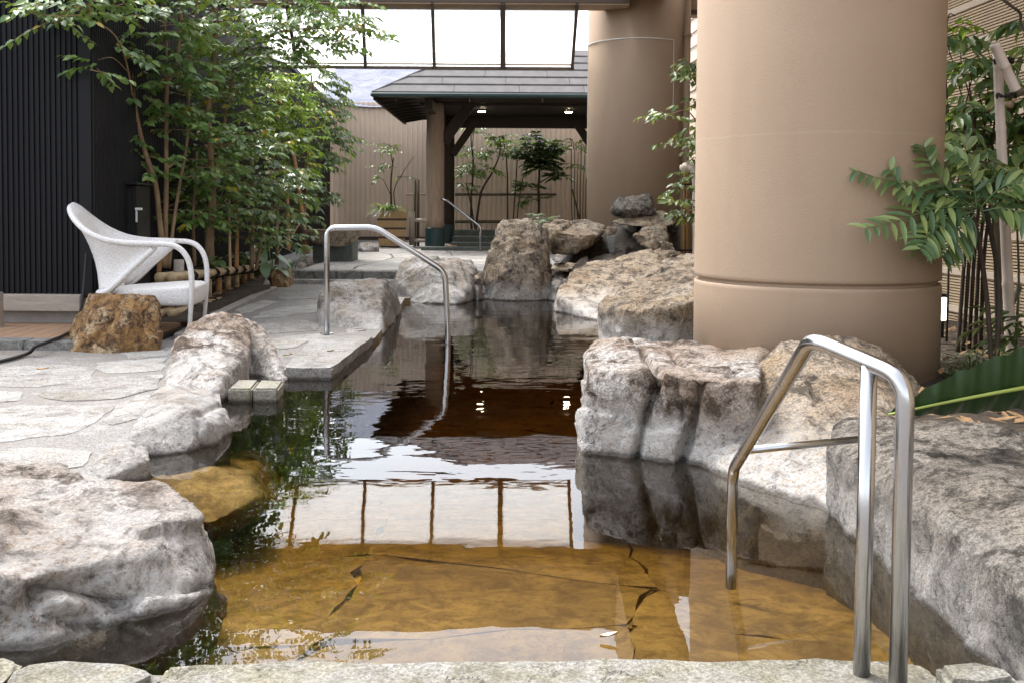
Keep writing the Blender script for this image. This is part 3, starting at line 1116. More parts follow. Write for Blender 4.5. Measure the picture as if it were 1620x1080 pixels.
# right louvre wall
def rw(y):
    return 3.62 - 0.057 * y
t = thing('louvre_wall', 'tan horizontal louvre wall with paler battens along the right side', 'wall', (rw(6), 6, 0.1))
d = (Vector((rw(14.0), 14.0, 0)) - Vector((rw(-3), -3, 0)))
bm = bmesh.new()
for i in range(230):
    z = 0.12 + i * 0.0205
    beam(bm, (rw(-3), -3, z), (rw(13.9), 13.9, z), 0.03, 0.0125)
o = obj('slat_panel', bm, M['louver'], t)
o['kind'] = 'stuff'
bm = bmesh.new()
beam(bm, (rw(-3) + 0.05, -3, 2.4), (rw(13.9) + 0.05, 13.9, 2.4), 0.03, 4.7)
obj('backing', bm, M['louver_back'], t)
for i in range(17):
    z = 0.29 + i * 0.268
    bm = bmesh.new()
    beam(bm, (rw(-3) - 0.012, -3, z), (rw(13.9) - 0.012, 13.9, z), 0.035, 0.05, bevel=0.004)
    obj('batten', bm, M['batten'], t)
t = thing('cream_siding_wall', 'cream lap siding wall glimpsed between the two tan columns', 'wall', (rw(17), 17, 0.2))
for i in range(22):
    z = 0.3 + i * 0.22
    bm = bmesh.new()
    beam(bm, (rw(14) + 0.02, 14, z), (rw(23.3) + 0.02, 23.3, z), 0.03, 0.212, up=Vector((0.12, 0, 1)))
    obj('siding_board', bm, M['siding'], t)

# columns
def column(label, cx, cy, r, z0, z1, groove=None, joint=None):
    t = thing('column', label, 'column', (cx, cy, z0), 'round tan stucco columns')
    prof = [(r, z0)]
    if groove:
        prof += [(r, groove - 0.06), (r, groove - 0.03), (r, groove - 0.014), (r - 0.004, groove - 0.009), (r - 0.022, groove - 0.008), (r - 0.022, groove + 0.010), (r - 0.004, groove + 0.011), (r, groove + 0.016), (r, groove + 0.032), (r, groove + 0.06)]
    prof.append((r, z1))
    bm = bmesh.new()
    lathe(bm, prof, (cx, cy), 96)
    o = obj('shaft', bm, M['column'], t)
    for p in o.data.polygons:
        p.use_smooth = abs(p.normal.z) < 0.5
    for e in o.data.edges:
        pass
    if joint:
        z, a0, a1 = joint
        bm = bmesh.new()
        pts = [Vector((cx + (r + 0.004) * math.cos(a0 + (a1 - a0) * k / 24), cy + (r + 0.004) * math.sin(a0 + (a1 - a0) * k / 24), z)) for k in range(25)]
        pts2 = []
        for k_, p in enumerate(pts):
            pts2.append(p + Vector((0, 0, noise.noise(p * 2) * 0.004)))
        tube(bm, pts2, [0.007 + 0.006 * abs(noise.noise(p * 5)) for p in pts2], 5)
        zz = [z - 0.09 * k for k in range(13)]
        p = pts[-1]
        tube(bm, [Vector((p.x, p.y, q)) for q in zz], 0.004, 5)
        p = pts[0]
        tube(bm, [Vector((p.x, p.y, q)) for q in zz + [z - 0.09 * k for k in range(13, 22)]], 0.004, 5)
        obj('joint_sealant', bm, M['white_paint'], t)
    return t

C1 = (1.525, 5.02, 0.595)
C2 = (1.77, 14.3, 0.70)
gz = CAM_H - (452 - 335) * (C1[1] - C1[2]) / F
column('massive tan stucco column with a dark groove on the flat boulder by the pool', C1[0], C1[1], C1[2], 0.1, 6.2, gz)
column('further tan stucco column with a white sealed joint behind the stacked rocks', C2[0], C2[1], C2[2], 0.1, 4.6, None,
       (CAM_H + (335 - 62) * 13.65 / F, R(-178), R(-52)))

# beams overhead
t = thing('concrete_beam', 'tan horizontal beam across the top above the glass canopy', 'beam', (0, 13.6, 3.74))
bm = bmesh.new()
box(bm, (-1.45, 13.62, 4.24), (6.0, 0.4, 1.0))
obj('beam_body', bm, M['column'], t)
bm = bmesh.new()
box(bm, (-1.45, 13.415, 3.79), (5.98, 0.02, 0.06))
obj('drip_edge', bm, M['frame'], t)
t = thing('concrete_beam', 'tan overhead beam running from the far column towards the viewer', 'beam', (1.7, 9, 3.9))
bm = bmesh.new()
beam(bm, (1.77, 14.1, 4.38), (1.53, 4.6, 4.38), 0.62, 0.98)
obj('beam_body', bm, M['column'], t)
t = thing('concrete_beam', 'short tan beam between the far column and the right wall', 'beam', (2.8, 13.9, 3.7))
bm = bmesh.new()
box(bm, (3.2, 14.2, 4.15), (1.7, 0.4, 0.78))
obj('beam_body', bm, M['column'], t)
bm = bmesh.new()
box(bm, (3.2, 13.99, 3.76), (1.7, 0.03, 0.07))
obj('drip_edge', bm, M['frame'], t)

t = thing('shading_slab', 'unseen tan slab added high up to shade the right garden strip', 'ceiling', (3.8, 8, 4.9))  # out of view, added to block sky from the column's right side and garden
bm = bmesh.new()
prism(bm, [(1.9, 3.4), (6.0, 3.4), (6.0, 13.0), (1.9, 13.0)], 4.885, 5.3)
obj('slab_body', bm, M['column'], t)

# glass canopy
t = thing('glass_canopy', 'sloping frosted glass canopy in dark frames above the shelter roof', 'canopy', (0, 14, 3.2))
mull = [((470, 107), (453, 8)), ((578, 107), (573, 8)), ((687, 107), (684, 8)), ((795.5, 107), (795.5, 8)), ((905, 107), (913, 8))]
YB, YT = 15.1, 13.42
bots = [W(a[0], 107, YB) for a, b in mull]
tops = [W(b[0], 9, YT) for a, b in mull]
zb = sum(p.z for p in bots) / 5
zt = 3.76
bots = [Vector((p.x, YB, zb)) for p in bots]
tops = [Vector((p.x, YT, zt)) for p in tops]
bots.insert(0, bots[0] - Vector((1.05, 0, 0)))
tops.insert(0, tops[0] - Vector((1.05, 0, 0)))
for i in range(5):
    bm = bmesh.new()
    up = Vector((0, 0.32, 0.95)) * 0.012
    q = [bots[i], bots[i + 1], tops[i + 1], tops[i]]
    lo_ = [bm.verts.new(p) for p in q]
    bm.faces.new(lo_)
    obj('glass_pane', bm, M['pane'], t)
for i in range(6):
    bm = bmesh.new()
    w = 0.07 if i == 4 else 0.045
    beam(bm, bots[i] + Vector((0, 0, 0.0)), tops[i], w, 0.06)
    obj('mullion', bm, M['frame'], t)
bm = bmesh.new()
beam(bm, bots[0] + Vector((-0.1, 0, -0.004)), bots[-1] + Vector((0.03, 0, -0.004)), 0.05, 0.05)
obj('bottom_rail', bm, M['frame'], t)
bm = bmesh.new()
beam(bm, bots[0] + Vector((-0.1, -0.09, 0.045)), bots[-1] + Vector((0.0, -0.09, 0.045)), 0.05, 0.02)
obj('inner_rail', bm, M['batten'], t)

# ================================================================== SHELTER (pergola)
PX0, PX1, PY0, PY1, PZ = -2.44, 3.9, 17.5, 22.5, 2.97
t = thing('shelter', 'open timber shelter with hipped grey sheet roof and dark ceiling at the back', 'shelter', (0, 20, 0.25))
shelter = t
slope = 0.46
course = 0.42
def hip_x(d):
    return PX0 + d * 0.62
for k in range(6):
    d0, d1 = k * course, (k + 1) * course + 0.03
    xs = hip_x(d0)
    edges = [xs]
    xx = xs + (0.9 if k % 2 else 1.4)
    while xx < PX1 - 0.4:
        edges.append(xx)
        xx += 1.15
    edges.append(PX1)
    for e0, e1 in zip(edges[:-1], edges[1:]):
        bm = bmesh.new()
        zf0 = PZ + 0.06 + d0 * slope + 0.03
        zf1 = PZ + 0.06 + d1 * slope
        x0b = hip_x(d1) if e0 == xs else e0 + 0.004
        a_ = [Vector((e0 + 0.003, PY0 + d0, zf0)), Vector((e1 - 0.003, PY0 + d0, zf0)), Vector((e1 - 0.003, PY0 + d1, zf1)), Vector((x0b, PY0 + d1, zf1))]
        b2 = [v - Vector((0, 0, 0.028)) for v in a_]
        A = [bm.verts.new(v) for v in a_]
        B = [bm.verts.new(v) for v in b2]
        bm.faces.new(A)
        bm.faces.new(list(reversed(B)))
        for i in range(4):
            bm.faces.new((A[i], B[i], B[(i + 1) % 4], A[(i + 1) % 4]))
        bmesh.ops.recalc_face_normals(bm, faces=bm.faces)
        obj('roof_sheet', bm, M['shingle'], t)
# hip end and back slope
bm = bmesh.new()
dr = 2.5
rz = PZ + 0.05 + dr * slope
A = [Vector((PX0, PY0, PZ + 0.05)), Vector((PX0, PY1, PZ + 0.05)), Vector((hip_x(dr), PY0 + dr, rz))]
bm.faces.new([bm.verts.new(v) for v in A])
B = [Vector((PX0, PY1, PZ + 0.05)), Vector((PX1, PY1, PZ + 0.05)), Vector((PX1, PY0 + dr, rz)), Vector((hip_x(dr), PY0 + dr, rz))]
bm.faces.new([bm.verts.new(v) for v in B])
obj('roof_slope', bm, M['shingle'], t)
bm = bmesh.new()
tube(bm, [Vector((PX0 - 0.02, PY0, PZ + 0.075)), Vector((hip_x(dr), PY0 + dr, rz + 0.03))], 0.02, 6)
obj('hip_cap', bm, M['shingle'], t)
# gutter
bm = bmesh.new()
box(bm, ((PX0 + PX1) / 2, PY0 - 0.05, PZ + 0.02), (PX1 - PX0 + 0.08, 0.12, 0.075), bevel=0.02)
obj('gutter', bm, M['teal_metal'], t)
for px in (627, 743, 858):
    bm = bmesh.new()
    p = W(px, 160, PY0)
    box(bm, (p.x, PY0 - 0.03, PZ - 0.05), (0.02, 0.02, 0.09))
    obj('gutter_bracket', bm, M['frame'], t)
bm = bmesh.new()
box(bm, (PX0 + 0.02, (PY0 + PY1) / 2, PZ + 0.0), (0.05, PY1 - PY0, 0.12))
obj('side_fascia', bm, M['dark_wood'], t)
# ceiling and soffit
bm = bmesh.new()
box(bm, ((-1.55 + PX1) / 2, (PY0 + PY1) / 2 + 0.25, 3.03), (PX1 + 1.55, PY1 - PY0 - 0.7, 0.03))
obj('ceiling', bm, M['dark_wood'], t)
for k in range(9):
    bm = bmesh.new()
    y = PY0 + 0.35 + k * 0.52
    beam(bm, (PX0 + 0.05, y, PZ - 0.03), (-1.5, y, PZ + 0.12), 0.05, 0.07)
    obj('rafter', bm, M['dark_wood'], t)
bm = bmesh.new()
v4 = [Vector((PX0, PY0, PZ + 0.045)), Vector((-1.5, PY0, PZ + 0.05)), Vector((-1.5, PY1, PZ + 0.05)), Vector((PX0, PY1, PZ + 0.045))]
bm.faces.new([bm.verts.new(v) for v in v4])
obj('soffit', bm, M['dark_wood'], t)
# beams
for a_, b2, w, h_ in (((-1.75, 18.9, 2.985), (PX1, 18.9, 2.985), 0.12, 0.05), ((-1.6, 21.7, 2.9), (PX1, 21.7, 2.9), 0.14, 0.24),
                      ((-1.5, 17.8, 2.88), (-1.5, 22.3, 2.88), 0.14, 0.2)):
    bm = bmesh.new()
    beam(bm, a_, b2, w, h_)
    obj('tie_beam', bm, M['dark_wood'], t)
# posts
def post(px0, px1, Y, ybot, ytop, boot=True, m='log'):
    a_ = W(px0, 300, Y)
    b2 = W(px1, 300, Y)
    cx_, r = (a_.x + b2.x) / 2, (b2.x - a_.x) / 2
    zb_ = patio_z(Y)
    bm = bmesh.new()
    path = []
    rad = []
    for k in range(14):
        z = zb_ + 0.36 + (3.0 - zb_ - 0.36) * k / 13
        path.append(Vector((cx_ + noise.noise(Vector((z, 1, 2))) * 0.012, Y, z)))
        rad.append(r * (1.0 - 0.05 * k / 13 + 0.025 * noise.noise(Vector((z * 2, 5, 1)))))
    tube(bm, path, rad, 18)
    o = obj('post', bm, M[m], t, smooth=True)
    bm = bmesh.new()
    lathe(bm, [(r * 1.06, zb_ - 0.02), (r * 1.06, zb_ + 0.39), (r * 1.03, zb_ + 0.395)], (cx_, Y), 20)
    obj('post_boot', bm, M['teal_metal'], o, smooth=False)
    return cx_, r
pcx, pr = post(673.5, 703, 18.9, 395, 160)
qcx, qr = post(699, 719, 21.7, 390, 195, m='dark_wood')
bm = bmesh.new()
beam(bm, W(716, 245, 21.6), W(754, 190, 21.6), 0.13, 0.16)
obj('brace', bm, M['dark_wood'], t)
bm = bmesh.new()
beam(bm, W(701, 225, 18.9), W(748, 160, 18.9), 0.13, 0.2)
obj('brace', bm, M['dark_wood'], t)
bm = bmesh.new()
beam(bm, W(936, 232, 21.6), W(908, 190, 21.6), 0.13, 0.16)
obj('brace', bm, M['dark_wood'], t)
post(928, 946, 21.7, 390, 195, m='dark_wood')
post(1100, 1120, 18.9, 390, 195)
# downlights
for px in (762, 900):
    p = W(px, 176, 20.2)
    bm = bmesh.new()
    lathe(bm, [(0.095, 2.985), (0.095, 3.012)], (p.x, 20.2), 20)
    o = obj('downlight', bm, M['frame'], t)
    bm = bmesh.new()
    lathe(bm, [(0.07, 2.975), (0.07, 2.984)], (p.x, 20.2), 20)
    obj('lens', bm, M['lamp'], o)

# foot pool walls in the shelter
t = thing('foot_bath', 'dark stone stepped basin under the shelter behind the log post', 'basin', (0.4, 20.5, 0.25))
for k, (y, z0, z1) in enumerate(((19.6, 0.2, 0.36), (20.4, 0.2, 0.46), (21.1, 0.2, 0.58))):
    bm = bmesh.new()
    box(bm, (0.35, y, (z0 + z1) / 2), (3.1, 0.5, z1 - z0), bevel=0.01)
    obj('stone_step', bm, M['bench_base'], t)
bm = bmesh.new()
box(bm, (-0.65, 18.2, 0.24), (2.0, 0.35, 0.16), bevel=0.01)
o = obj('stone_kerb', bm, M['bench_base'])
tag(o, 'long dark stone kerb at the foot of the log post', 'kerb')
bm = bmesh.new()
p = W(712, 394, 18.6)
prism(bm, [(p.x - 0.1, 18.55), (p.x + 0.06, 18.55), (p.x + 0.12, 18.75), (p.x - 0.1, 18.75)], 0.25, 0.33)
tag(obj('footstool', bm, M['tub']), 'small pale wooden wedge stool beside the log post boot', 'stool')

t = thing('stair_rail', 'thin steel stair rail descending beside the log post under the shelter', 'handrail', W(760, 395, 17.9))
bm = bmesh.new()
tube(bm, bend_path([W(698, 316, 18.4), W(706, 317, 18.3), W(760, 359, 17.9), W(760, 398, 17.9)], 0.06), 0.02, 8)
obj('rail', bm, M['steel'], t, smooth=True)

# stone bench
t = thing('stone_bench', 'rough stone slab bench on a dark green block on the patio', 'bench', W(525, 415, 14.6))
top_pts = [W(478, 367, 14.4), W(497, 362, 14.9), W(540, 360, 15.2), W(572, 364, 15.0), W(570, 370, 14.5), W(515, 371, 14.3)]
bm = bmesh.new()
for p in top_pts:
    bm.verts.new((p.x, p.y, 0.69))
for p in (W(482, 376, 14.42), W(500, 388, 14.45), W(535, 391, 14.5), W(560, 384, 14.6), W(568, 375, 14.8), W(500, 380, 15.0), W(540, 380, 15.1)):
    bm.verts.new(p)
bmesh.ops.convex_hull(bm, input=bm.verts[:])
bmesh.ops.triangulate(bm, faces=bm.faces[:])
bmesh.ops.subdivide_edges(bm, edges=bm.edges[:], cuts=3, use_grid_fill=True)
for v in bm.verts:
    if v.co.z < 0.68:
        v.co += noise.noise_vector(v.co * 6) * 0.03
o = obj('seat', bm, M['rock_tan'], t)
bm = bmesh.new()
a_, b2 = W(493, 400, 14.5), W(556, 400, 14.5)
box(bm, ((a_.x + b2.x) / 2, 14.85, 0.36), (b2.x - a_.x, 0.55, 0.36), bevel=0.012)
obj('base', bm, M['bench_base'], t)

# wooden planter tub
TY = 19.7
pc = W(616.5, 392, TY)
t = thing('planter', 'square tapering wooden planter tub with dark hoops near the back wall', 'planter', pc)
zb_, zt_ = pc.z + 0.02, W(616, 333, TY).z
wb, wt = 0.25, 0.30
k = 4
ang = R(8)
def tub_ring(f, ex=0.0):
    h = wb + (wt - wb) * f + ex
    z = zb_ + (zt_ - zb_) * f
    return [Vector((pc.x + (cx_ * math.cos(ang) - cy_ * math.sin(ang)), TY + 0.3 + (cx_ * math.sin(ang) + cy_ * math.cos(ang)), z)) for cx_, cy_ in ((-h, -h), (h, -h), (h, h), (-h, h))]
for i in range(4):
    f0, f1 = i / 4 + 0.012, (i + 1) / 4 - 0.012
    r0, r1 = tub_ring(f0), tub_ring(f1)
    bm = bmesh.new()
    A = [bm.verts.new(v) for v in r0]
    B = [bm.verts.new(v) for v in r1]
    for q in range(4):
        bm.faces.new((A[q], A[(q + 1) % 4], B[(q + 1) % 4], B[q]))
    bm.faces.new(B)
    bm.faces.new(list(reversed(A)))
    bmesh.ops.bevel(bm, geom=bm.edges[:], offset=0.006, segments=1, affect='EDGES')
    obj('stave_course', bm, M['tub'], t)
for i in (1, 2, 3):
    r0, r1 = tub_ring(i / 4 - 0.03, 0.006), tub_ring(i / 4 + 0.025, 0.006)
    bm = bmesh.new()
    A = [bm.verts.new(v) for v in r0]
    B = [bm.verts.new(v) for v in r1]
    for q in range(4):
        bm.faces.new((A[q], A[(q + 1) % 4], B[(q + 1) % 4], B[q]))
    bm.faces.new(B)
    bm.faces.new(list(reversed(A)))
    obj('hoop', bm, M['frame'], t)
for sx_ in (-1, 1):
    bm = bmesh.new()
    box(bm, (pc.x + sx_ * 0.16, TY + 0.15, pc.z), (0.06, 0.4, 0.05))
    obj('foot', bm, M['frame'], t)
bm = bmesh.new()
box(bm, (pc.x, TY + 0.3, zt_ - 0.02), (0.5, 0.5, 0.02))
obj('potting_soil', bm, M['soil'], t)
TUB = Vector((pc.x, TY + 0.3, zt_))

# tap stand with two upright pipes
t = thing('pipe_stand', 'pair of upright brown poles with a grey bamboo spout beside the log post', 'pipes', W(660, 388, 20.0))
for px in (656.5, 661.5):
    bm = bmesh.new()
    tube(bm, [W(px, 390, 20.0), W(px, 285, 20.0)], 0.028, 8)
    obj('pole', bm, M['bamboo_dark'], t, smooth=True)
bm = bmesh.new()
tube(bm, [W(652, 388, 19.8), W(652, 335, 19.8)], 0.06, 10)
obj('short_post', bm, M['ledge'], t, smooth=True)
for py in (349, 381):
    bm = bmesh.new()
    tube(bm, [W(656, py, 19.8), W(674, py, 19.8)], 0.035, 8)
    obj('cross_pipe', bm, M['bamboo_pale'], t, smooth=True)

# horizontal bamboo rails on the back wall
def pole(bm, a_, b2, r, node=0.3, n=10, taper=1.0):
    a_, b2 = Vector(a_), Vector(b2)
    L = (b2 - a_).length
    k_ = max(2, int(L / node))
    path, rad = [], []
    for i in range(k_):
        for f, rr in ((0.0, 1.0), (0.04, 1.1), (0.08, 0.98), (0.9, 0.98)):
            tt = (i + f) / k_
            path.append(a_ + (b2 - a_) * tt)
            rad.append(r * rr * (1 + (taper - 1) * tt))
    path.append(b2)
    rad.append(r * taper)
    tube(bm, path, rad, n)

def bamboo(label, a_, b2, r, m='bamboo', group=None, node=0.3, taper=0.85, cat='bamboo pole'):
    bm = bmesh.new()
    pole(bm, a_, b2, r, node, taper=taper)
    o = obj('bamboo_pole', bm, M[m], loc=a_, smooth=True)
    return tag(o, label, cat, group)
bamboo('upper bamboo rail tied across the plants under the shelter', W(720, 308, 23.0), W(880, 308, 23.0), 0.035, 'bamboo_dark')
bamboo('lower bamboo rail across the wall under the shelter', W(720, 351, 23.0), W(860, 351, 23.0), 0.04, 'bamboo_dark')
bamboo('short pale bamboo rail on the ribbed wall left of the log post', W(643, 308, 23.0), W(675, 308, 23.0), 0.03, 'bamboo')

# ================================================================== ROCKS
V = Vector
rock('large grey boulder at the near left corner of the pool', [[
    (345, 912, None), (302, 957, None), (180, 990, None), (60, 1024, None), V((-1.75, 2.05, 0.0)), V((-1.7, 2.9, .25)), (-200, 790, 2.6), (20, 743, 2.85), (130, 744, 2.85),
    (215, 768, 2.8), (292, 793, 2.74), (320, 822, 2.7), (340, 885, 2.68), (30, 905, 2.18), (175, 895, 2.34), (260, 865, 2.47), (290, 800, 3.1), (100, 748, 3.3), (-150, 880, 2.2)]],
    M['rock_grey'], 0.014, 0.022, 3.0, 1, 3, cracks=[([(120, 895, 2.42), (150, 868, 2.45), (185, 862, 2.5), (225, 880, 2.53), (250, 905, 2.52)], 0.02, 0.09), ([(30, 960, 2.25), (120, 940, 2.38), (200, 935, 2.45)], 0.03, 0.03)])
rock('small white-topped stone between the near boulder and the rounded rock', [[
    (134, 748, 3.4), (150, 730, 3.48), (178, 704, 3.62), (205, 696, 3.68), (234, 707, 3.66), (240, 725, 3.58), (226, 754, None), (190, 764, None), (140, 770, 3.35), (200, 705, 4.0)]],
    M['rock_pale'], 0.01, 0.01, 5.0, 2, 2, name='stone', cat='stone')
rock('rounded pale rock with a dark crack at the left waterline', [[
    (215, 724, None), (292, 716, None), (342, 702, None), (367, 685, None), (205, 690, 3.92), (222, 645, 4.2), (250, 616, 4.5), (290, 606, 4.6), (335, 614, 4.6), (356, 643, 4.4), (367, 672, 4.3), (290, 650, 4.08), (335, 668, 4.08), (240, 640, 4.9), (330, 640, 5.0)]],
    M['rock_pale'], 0.013, 0.009, 3.5, 3, 4, cracks=[([(318, 640, 4.2), (322, 672, 4.1), (330, 702, 4.1)], 0.008, 0.02)])
rock('big leaning grey slab rock with a triangular hollow over the pale ledge', [
    [(258, 612, 5.1), (262, 590, 5.2), (276, 545, 5.4), (300, 512, 5.7), (345, 498, 5.85), (380, 497, 5.95), (393, 517, 5.85), (396, 540, 5.7), (391, 566, 5.5), (352, 602, 5.05), (345, 618, 5.0), (300, 616, 5.05), (300, 516, 6.4), (370, 505, 6.6)],
    [(384, 506, 6.1), (398, 504, 6.1), (416, 514, 6.05), (435, 541, 5.95), (449, 571, 5.85), (456, 598, 5.75), (450, 606, None), (430, 604, 5.65), (402, 600, 5.8), (382, 598, 5.9), (345, 506, 6.3)]],
    M['rock_grey'], 0.016, 0.016, 3.0, 4, 3)
for i, (poly, lab) in enumerate((([(360, 614), (398, 614), (410, 600), (376, 600)], 'left pale cut stone tile on the ledge under the leaning slab'), ([(400, 614), (440, 614), (449, 602), (412, 600)], 'right pale cut stone tile on the ledge under the leaning slab'))):
    bm = bmesh.new()
    z = 0.07
    prism(bm, [tuple(G(a_, b2, z)[:2]) for a_, b2 in poly], -0.02, z)
    bmesh.ops.bevel(bm, geom=bm.edges[:], offset=0.01, segments=2, affect='EDGES')
    tag(obj('ledge_tile', bm, M['coping'], loc=G(poly[0][0], poly[0][1], 0)), lab, 'stone tile', 'ledge tiles by the pool')
rock('golden brown jagged rock in front of the white woven chair', [[
    (108, 554, 'd'), (180, 557, 'd'), (252, 553, 'd'), (253, 548, 6.6), (110, 525, 6.62), (143, 463, 6.85), (175, 460, 6.85), (190, 470, 6.72), (240, 468, 6.75), (252, 492, 6.68), (248, 480, 7.0), (200, 490, 6.5), (148, 490, 6.55), (150, 468, 7.2), (240, 472, 7.2), (114, 535, 7.2), (252, 535, 7.2)]],
    M['rock_rust'], 0.012, 0.020, 3.6, 5, 1, cracks=[([(190, 465, 6.7), (185, 500, 6.6), (160, 540, 6.6)], 0.02, 0.035), ([(215, 465, 6.7), (232, 500, 6.6), (236, 545, 6.6)], 0.015, 0.02)])
rock('square pale rock standing beside the far steel handrail', [[
    (511, 515, 'd'), (560, 525, 7.95), (602, 531, None), (504, 470, 8.15), (513, 450, 8.3), (560, 441, 8.5), (612, 441, 8.6), (627, 460, 8.9), (637, 490, None), (604, 470, 8.15), (520, 450, 9.4), (590, 448, 9.8), (510, 500, 9.4)]],
    M['rock_pale'], 0.02, 0.016, 2.6, 6, 3)
rock('flat little stone lying at the foot of the square pale rock', [[
    (538, 527, 7.55), (546, 519, 7.65), (570, 516, 7.75), (582, 521, 7.7), (584, 529, 7.55), (560, 531, 7.45)]], M['rock_pale'], 0.01, 0.006, 8, 7, 2, name='stone', cat='stone', low=0.03)
rock('broad pale boulder with a brown left end at the far waterline', [[
    (632, 476, None), (660, 480, None), (722, 483, None), (622, 442, 10.8), (632, 417, 11.0), (655, 404, 11.2), (720, 406, 11.3), (748, 411, 11.3), (752, 424, 11.1), (745, 460, 10.7), (700, 420, 10.8), (660, 430, 10.7), (640, 440, 11.8), (745, 430, 11.9)]],
    M['rock_pale'], 0.025, 0.028, 2.0, 8, 4)
rock('small round tan stone wedged above the grey wedge stone', [[(748, 449, 10.9), (750, 436, 10.95), (758, 431, 11.0), (765, 434, 11.0), (767, 447, 10.9), (757, 440, 10.8), (757, 442, 11.2)]],
     M['rock_tan'], 0.02, 0.008, 6, 9, 3, drop=None, name='stone', cat='stone')
rock('narrow grey wedge stone left of the tall upright boulder', [[(746, 474, None), (765, 474, None), (747, 450, 10.9), (764, 448, 10.95), (756, 460, 10.75), (756, 450, 11.3)]],
     M['rock_dark'], 0.02, 0.012, 5, 10, 2, name='stone', cat='stone')
rock('tall upright tan boulder with an ochre stripe at the far end of the pool', [[
    (762, 473, None), (815, 476, None), (868, 474, None), (764, 440, 11.0), (775, 392, 11.1), (786, 360, 11.2), (797, 348, 11.3), (815, 342, 11.4), (836, 343, 11.4), (856, 360, 11.3), (866, 392, 11.2),
    (872, 440, 11.0), (812, 380, 10.95), (845, 400, 10.95), (800, 440, 10.8), (845, 450, 10.8), (800, 362, 12.0), (858, 380, 12.0), (766, 450, 12.0), (870, 450, 12.0)]],
    M['rock_tan'], 0.025, 0.04, 2.2, 11, 3)
rock('little white stone right of the tall upright boulder', [[(872, 412, 11.1), (880, 402, 11.2), (893, 405, 11.2), (896, 413, 11.1), (880, 416, 11.0), (885, 408, 11.5)]], M['rock_pale'], 0.02, 0.01, 6, 12, 2, drop=None, name='stone', cat='stone')
rock('flat tan stone under the little white stone by the upright boulder', [[(870, 424, 11.0), (885, 415, 11.2), (915, 417, 11.2), (905, 428, 11.0), (880, 431, 11.0), (890, 422, 11.6)]], M['rock_tan'], 0.02, 0.012, 6, 13, 2, drop=None, name='stone', cat='stone')
rock('brown wedge stone at the waterline below the flat tan stone', [[(866, 474, None), (885, 478, None), (871, 440, 11.0), (890, 434, 11.1), (905, 450, 10.9), (880, 455, 10.7), (885, 440, 11.7)]], M['rock_dark'], 0.02, 0.02, 5, 14, 2, name='stone', cat='stone')
rock('dark-sided rock with a pale top right behind the upright boulder', [[
    (857, 358, 12.0), (880, 350, 12.3), (935, 352, 12.4), (962, 358, 12.3), (950, 372, 11.9), (925, 392, 11.8), (905, 405, 11.75), (880, 402, 11.8), (862, 382, 11.9), (880, 365, 11.75), (930, 372, 11.75), (870, 370, 13), (950, 370, 13)]],
    M['rock_tan'], 0.025, 0.035, 2.5, 15, 2, drop=None)
rock('small pale rock at the lip of the cascade', [[(953, 362, 12.1), (962, 357, 12.3), (978, 361, 12.3), (976, 370, 12.1), (960, 376, 12.0), (965, 366, 12.6)]], M['rock_tan'], 0.02, 0.012, 6, 16, 2, drop=None, name='stone', cat='stone')
rock('weathered brown rock topmost of the stack below the far column', [[
    (966, 342, 12.8), (969, 322, 12.85), (978, 313, 12.9), (1000, 310, 13.0), (1020, 312, 13.0), (1028, 308, 13.0), (1034, 318, 12.9), (1041, 334, 12.85), (1036, 342, 12.8), (990, 330, 12.65), (1020, 332, 12.7), (1000, 335, 13.3)]],
    M['rock_dark'], 0.02, 0.03, 3.0, 17, 2, drop=None)
rock('flat pale slab under the topmost rock of the stack', [[
    (964, 352, 12.6), (980, 345, 12.8), (1010, 341, 12.8), (1050, 334, 13.1), (1064, 342, 12.9), (1069, 354, 12.7), (1050, 363, 12.5), (1010, 358, 12.45), (985, 357, 12.5), (1000, 350, 13.4), (1060, 350, 13.4)]],
    M['rock_tan'], 0.02, 0.02, 3.0, 18, 2, drop=None)
rock('angular grey and tan rock at the right of the stack', [[
    (1004, 374, 12.1), (1014, 360, 12.3), (1052, 359, 12.4), (1060, 378, 12.2), (1068, 402, 12.0), (1050, 404, 11.9), (1030, 396, 11.9), (1010, 386, 12.0), (1035, 372, 12.0), (1040, 380, 12.9)]],
    M['rock_tan'], 0.02, 0.028, 4.0, 19, 2, drop=None)
rock('brown block wedged right of the stack foot', [[(1046, 400, 11.6), (1066, 398, 11.7), (1070, 420, 11.4), (1048, 415, 11.5), (1058, 405, 12.2), (1100, 405, 12.2), (1100, 430, 11.6)]], M['rock_tan'], 0.02, 0.02, 4, 20, 2, drop=-0.2, low=2)
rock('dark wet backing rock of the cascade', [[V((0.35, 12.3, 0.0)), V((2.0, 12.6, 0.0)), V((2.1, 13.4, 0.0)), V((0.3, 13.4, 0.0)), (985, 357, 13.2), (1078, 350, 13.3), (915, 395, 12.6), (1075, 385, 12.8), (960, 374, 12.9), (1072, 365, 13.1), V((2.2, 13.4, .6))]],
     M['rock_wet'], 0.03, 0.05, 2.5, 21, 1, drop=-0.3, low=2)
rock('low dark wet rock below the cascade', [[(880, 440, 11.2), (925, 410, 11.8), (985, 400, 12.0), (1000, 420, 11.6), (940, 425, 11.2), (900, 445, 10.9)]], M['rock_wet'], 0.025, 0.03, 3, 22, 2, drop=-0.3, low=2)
rock('long tan boulder sloping down to the water right of the cascade', [[
    (880, 492, None), (925, 503, None), (948, 509, None), (884, 468, 9.6), (893, 446, 10.0), (908, 424, 10.6), (930, 414, 10.9), (1000, 404, 11.5), (1045, 391, 11.9), (1062, 402, 11.7), (1020, 460, 10.2), (985, 480, 9.6), (960, 490, 9.2), (1000, 440, 11.8)]],
    M['rock_tan'], 0.022, 0.026, 2.4, 23, 3)
